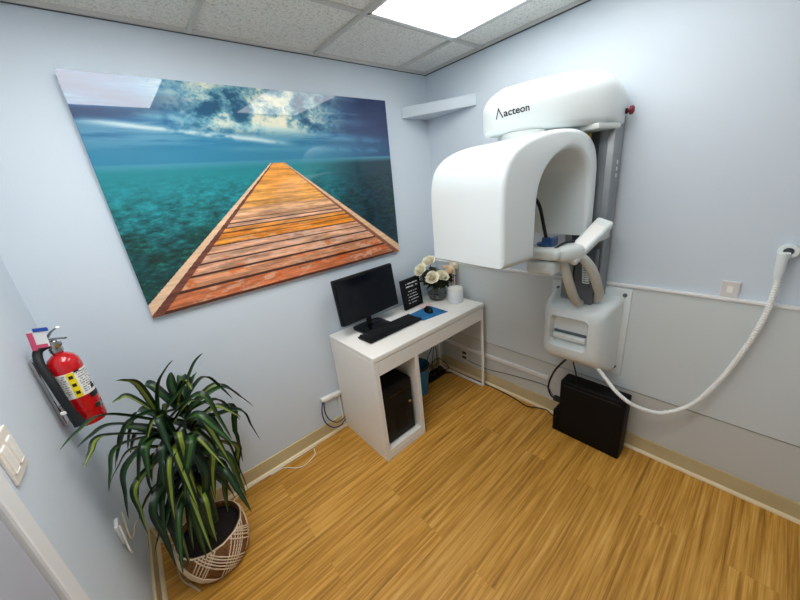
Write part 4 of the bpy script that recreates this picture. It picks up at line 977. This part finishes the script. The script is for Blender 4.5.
def plant():
    cx, cy = -2.058, -.345
    t = thing('potted_plant', 'leafy green corn plant with striped leaves in a woven pot beside the left wall', 'potted plant', (cx, cy, 0))
    prof = [(0, .004), (.095, .002), (.108, .006), (.128, .035), (.143, .085), (.148, .13), (.146, .17), (.140, .205), (.136, .212), (.130, .205), (.130, .18), (0, .178)]
    bm = bmesh.new(); lathe(bm, prof, (cx, cy, 0), 56); pot = link('pot', bm, M['rattan'], t, 50)
    def rad(z):
        for (r0, z0), (r1, z1) in zip(prof[2:9], prof[3:9]):
            if z0 <= z <= z1: return r0+(r1-r0)*(z-z0)/(z1-z0)
        return prof[2][0] if z < .006 else .138
    rng = random.Random(4)
    bmc = bmesh.new()
    def lace(a1, a2, z1, z2, r=.0028, mi=0, off=.002):
        pts = []
        for k in range(15):
            q = k/14; a = a1+(a2-a1)*q; z = z1+(z2-z1)*q; rr = rad(z)+off; pts.append((cx+rr*math.cos(a), cy+rr*math.sin(a), z))
        tube(bmc, pts, r, 6, sub=0, mi=mi)
    for k in range(6):
        a = 2*PI*k/6+.3
        for j in range(5):
            w = rng.uniform(-.05, .05)
            lace(a+j*.10, a+j*.13+.75+w, .010, .205, .0031)
            lace(a+.6+j*.13, a+.55+j*.09-.9+w, .010, .205, .0031, off=.005)
    lace(0, 2*PI, .207, .207, .004, 0); 
    link('cane_weave', bmc, M['cane'], pot, 60)
    bmc = bmesh.new()
    for z in np.arange(.02, .2, .013):
        for k in range(8): lace(k*PI/4, (k+1)*PI/4, z, z, .0032, 0, .0)
    link('rattan_rings', bmc, M['rattan'], pot, 60)
    bm = bmesh.new(); lathe(bm, [(0, .186), (.05, .190), (.10, .186), (.1295, .181)], (cx, cy, 0), 36); link('soil', bm, M['soil'], t, 50)
    stems = [((-2.07, -.355, .18), (-2.055, -.34, .45), (-2.05, -.345, .80), (-2.03, -.335, .90)), ((-2.025, -.315, .18), (-2.0, -.30, .45), (-1.975, -.305, .70), (-1.97, -.30, .86)), ((-2.05, -.39, .18), (-2.05, -.37, .35), (-2.04, -.375, .55), (-2.03, -.37, .62))]
    for s in stems:
        bm = bmesh.new(); tube(bm, s, lambda q: .013-.004*q, 10); link('stem', bm, M['stem'], t, 60)
    me = bpy.data.meshes.new('foliage'); bm = bmesh.new(); cl = bm.verts.layers.float_color.new('leaf_colour')
    dk = [srgb(11, 34, 20), srgb(15, 42, 22), srgb(9, 30, 20)]; lt = [srgb(136, 154, 56), srgb(56, 92, 34), srgb(38, 72, 32)]
    def leaf(p0, p1, p2, wmax, seed, z_pull=.0):
        r_ = random.Random(seed); p0, p1, p2 = V(p0), V(p1), V(p2)
        # start at the nearest stem
        best = min(stems, key=lambda s: (V((s[2][0], s[2][1], 0))-V((p0.x, p0.y, 0))).length)
        zc = min(max(p0.z-.05, .3), best[3][2]); sp = smooth_path(best, 12); s0 = min(sp, key=lambda q: abs(q.z-zc))
        path = smooth_path([s0, p0.lerp(s0, .35) if (p0-s0).length > .02 else p0+V((0, 0, .01)), p1, p1.lerp(p2, .6)+V((0, 0, .15*(p1-p2).length*.5)), p2], 6)
        D = dk[seed % 3]; Lc = lt[(seed*7) % 3]; n = len(path); tw = r_.uniform(-.4, .4); rows = []
        hz = V((p2.x-s0.x, p2.y-s0.y, 0)); hz = hz.normalized() if hz.length > .01 else V((1, 0, 0))
        side0 = hz.cross(V((0, 0, 1)))
        for i, p in enumerate(path):
            q = i/(n-1); d = (path[min(i+1, n-1)]-path[max(i-1, 0)]).normalized()
            sd = (side0-d*side0.dot(d)).normalized(); nn = sd.cross(d)
            a = tw*q; sd2 = sd*math.cos(a)+nn*math.sin(a); nn2 = -sd*math.sin(a)+nn*math.cos(a)
            w = wmax*(min(1, (q+.06)/.30)**.7)*(1-max(0, (q-.45)/.55)**1.7)+.0005
            row = []
            for j, (x, zf) in enumerate(((-1, .34), (-.52, .1), (-.22, .0), (0, -.04), (.22, .0), (.52, .1), (1, .34))):
                v = bm.verts.new(p+sd2*w*x+nn2*w*zf*1.2*(1 if nn2.z >= 0 else -1)); c = Lc if abs(x) < .3 else D
                if abs(x) < .05: c = [k*.6 for k in Lc[:3]]+[1]
                v[cl] = (c[0], c[1], c[2], 1); row.append(v)
            rows.append(row)
        for A, B in zip(rows, rows[1:]):
            for j in range(6): bm.faces.new((A[j], A[j+1], B[j+1], B[j]))
    for i, (a, b, c) in enumerate(LEAVES): leaf(a, b, c, .0145 if i == 2 else .0185 if i < 3 or i > 6 else .014, i+1)
    rr = random.Random(21)
    for i in range(40):
        a = rr.uniform(0, 2*PI); s = stems[rr.choice((0, 0, 1, 1, 2))]; L_ = rr.uniform(.16, .27)
        zc = rr.uniform(.48, s[3][2]); base = V((s[2][0], s[2][1], zc))
        if s is stems[2]: zc = rr.uniform(.38, .58); base.z = zc
        el = rr.uniform(.1, .9) if zc > .65 else rr.uniform(-.2, .5)
        m = base+V((math.cos(a)*L_*.55, math.sin(a)*L_*.55, L_*.5*el)); e = base+V((math.cos(a)*L_, math.sin(a)*L_, L_*(el*.5-rr.uniform(.4, 1.1))))
        for q in (m, e): q.x = max(q.x, LX+.03); q.y = min(q.y, -.03); q.z = max(q.z, .24)
        leaf(base+V((math.cos(a)*.02, math.sin(a)*.02, .03)), m, e, rr.uniform(.012, .019), 40+i)
    bm.to_mesh(me); bm.free(); me.materials.append(attr_mat('striped_leaf', 'leaf_colour', .38, 0, .05, .4))
    o = bpy.data.objects.new('foliage', me); C.objects.link(o); o.parent = t; o.matrix_parent_inverse = base_matrix(t).inverted()
    for p in me.polygons: p.use_smooth = True
plant()

# ------------------------------------------------------------------ cords left of the desk and behind the plant
t = thing('cable_box', 'white low wall raceway box beside the left end of the desk', 'cable box', (-1.2, -.01, .3))
bm = bmesh.new(); obox(bm, (-1.19, -.0165, .302), (1, 0, -.06), None, (0, -.0, 1), (.15, .032, .030), .006, 3); link('cover', bm, M['white'], t, 30)
bm = bmesh.new(); box(bm, (-1.135, -.016, .02), (-1.122, -.0005, .286), .003, 1); link('drop_channel', bm, M['white'], t, 30)
cord('network_cable', [(-1.262, -.03, .30), (-1.285, -.04, .24), (-1.28, -.045, .15), (-1.235, -.05, .08), (-1.17, -.05, .06), (-1.13, -.05, .09)], .0042, M['bluecable'], 'dark blue cable loop hanging beside the desk, the outer of two loops')
cord('network_cable', [(-1.256, -.035, .30), (-1.268, -.05, .23), (-1.25, -.055, .16), (-1.205, -.06, .11), (-1.16, -.055, .10), (-1.13, -.05, .11)], .0036, M['rubber'], 'black cable loop hanging beside the desk, the inner of two loops')
cord('floor_cord', [(-1.37, -.034, .006), (-1.5, -.034, .006), (-1.66, -.034, .006), (-1.84, -.035, .006), (-1.93, -.06, .006), (-1.99, -.09, .006)], .0036, M['cablewhite'], 'white cord lying along the back wall baseboard between desk and plant')
cord('floor_cord', [(-1.40, -.045, .005), (-1.42, -.10, .005), (-1.49, -.13, .005), (-1.55, -.12, .005), (-1.62, -.05, .005), (-1.70, -.045, .005)], .003, M['cablewhite'], 'short loop of white cord on the floor in front of the baseboard')
cord('lamp_cord', [(LX+.02, -.30, .50), (LX+.022, -.35, .46), (LX+.022, -.37, .42), (LX+.024, -.34, .39), (LX+.03, -.26, .38), (LX+.03, -.16, .30), (LX+.035, -.09, .16), (LX+.05, -.08, .03), (LX+.09, -.11, .005), (-2.23, -.30, .005), (-2.17, -.44, .005), (-2.08, -.50, .005), (-1.98, -.48, .005)][:11]+[(-2.20, -.37, .005)], .0032, M['cordcream'], 'cream cord hanging on the left wall and running behind the woven pot')
t = thing('wall_jack', 'small white cable adapter and plug on the left wall behind the plant', 'adapter', (LX, -.37, .46))
bm = bmesh.new(); box(bm, (LX+.0005, -.40, .43), (LX+.014, -.345, .52), .003, 2); link('plate', bm, M['trimwhite'], t)
bm = bmesh.new(); tube(bm, [(LX+.018, -.395, .52), (LX+.018, -.415, .47), (LX+.018, -.43, .42), (LX+.018, -.42, .39)], .0035, 8); link('lead', bm, M['cablewhite'], t, 60)

# ------------------------------------------------------------------ light and colour
w = bpy.data.worlds.new('world'); bpy.context.scene.world = w; w.use_nodes = True
w.node_tree.nodes['Background'].inputs['Color'].default_value = (.55, .62, .7, 1); w.node_tree.nodes['Background'].inputs['Strength'].default_value = .2
sc = bpy.context.scene
sc.view_settings.view_transform = 'Standard'; sc.view_settings.look = 'None'; sc.view_settings.gamma = 1; sc.view_settings.use_curve_mapping = False
sc.view_settings.exposure = 0.25
sc.cycles.max_bounces = 10; sc.cycles.diffuse_bounces = 6
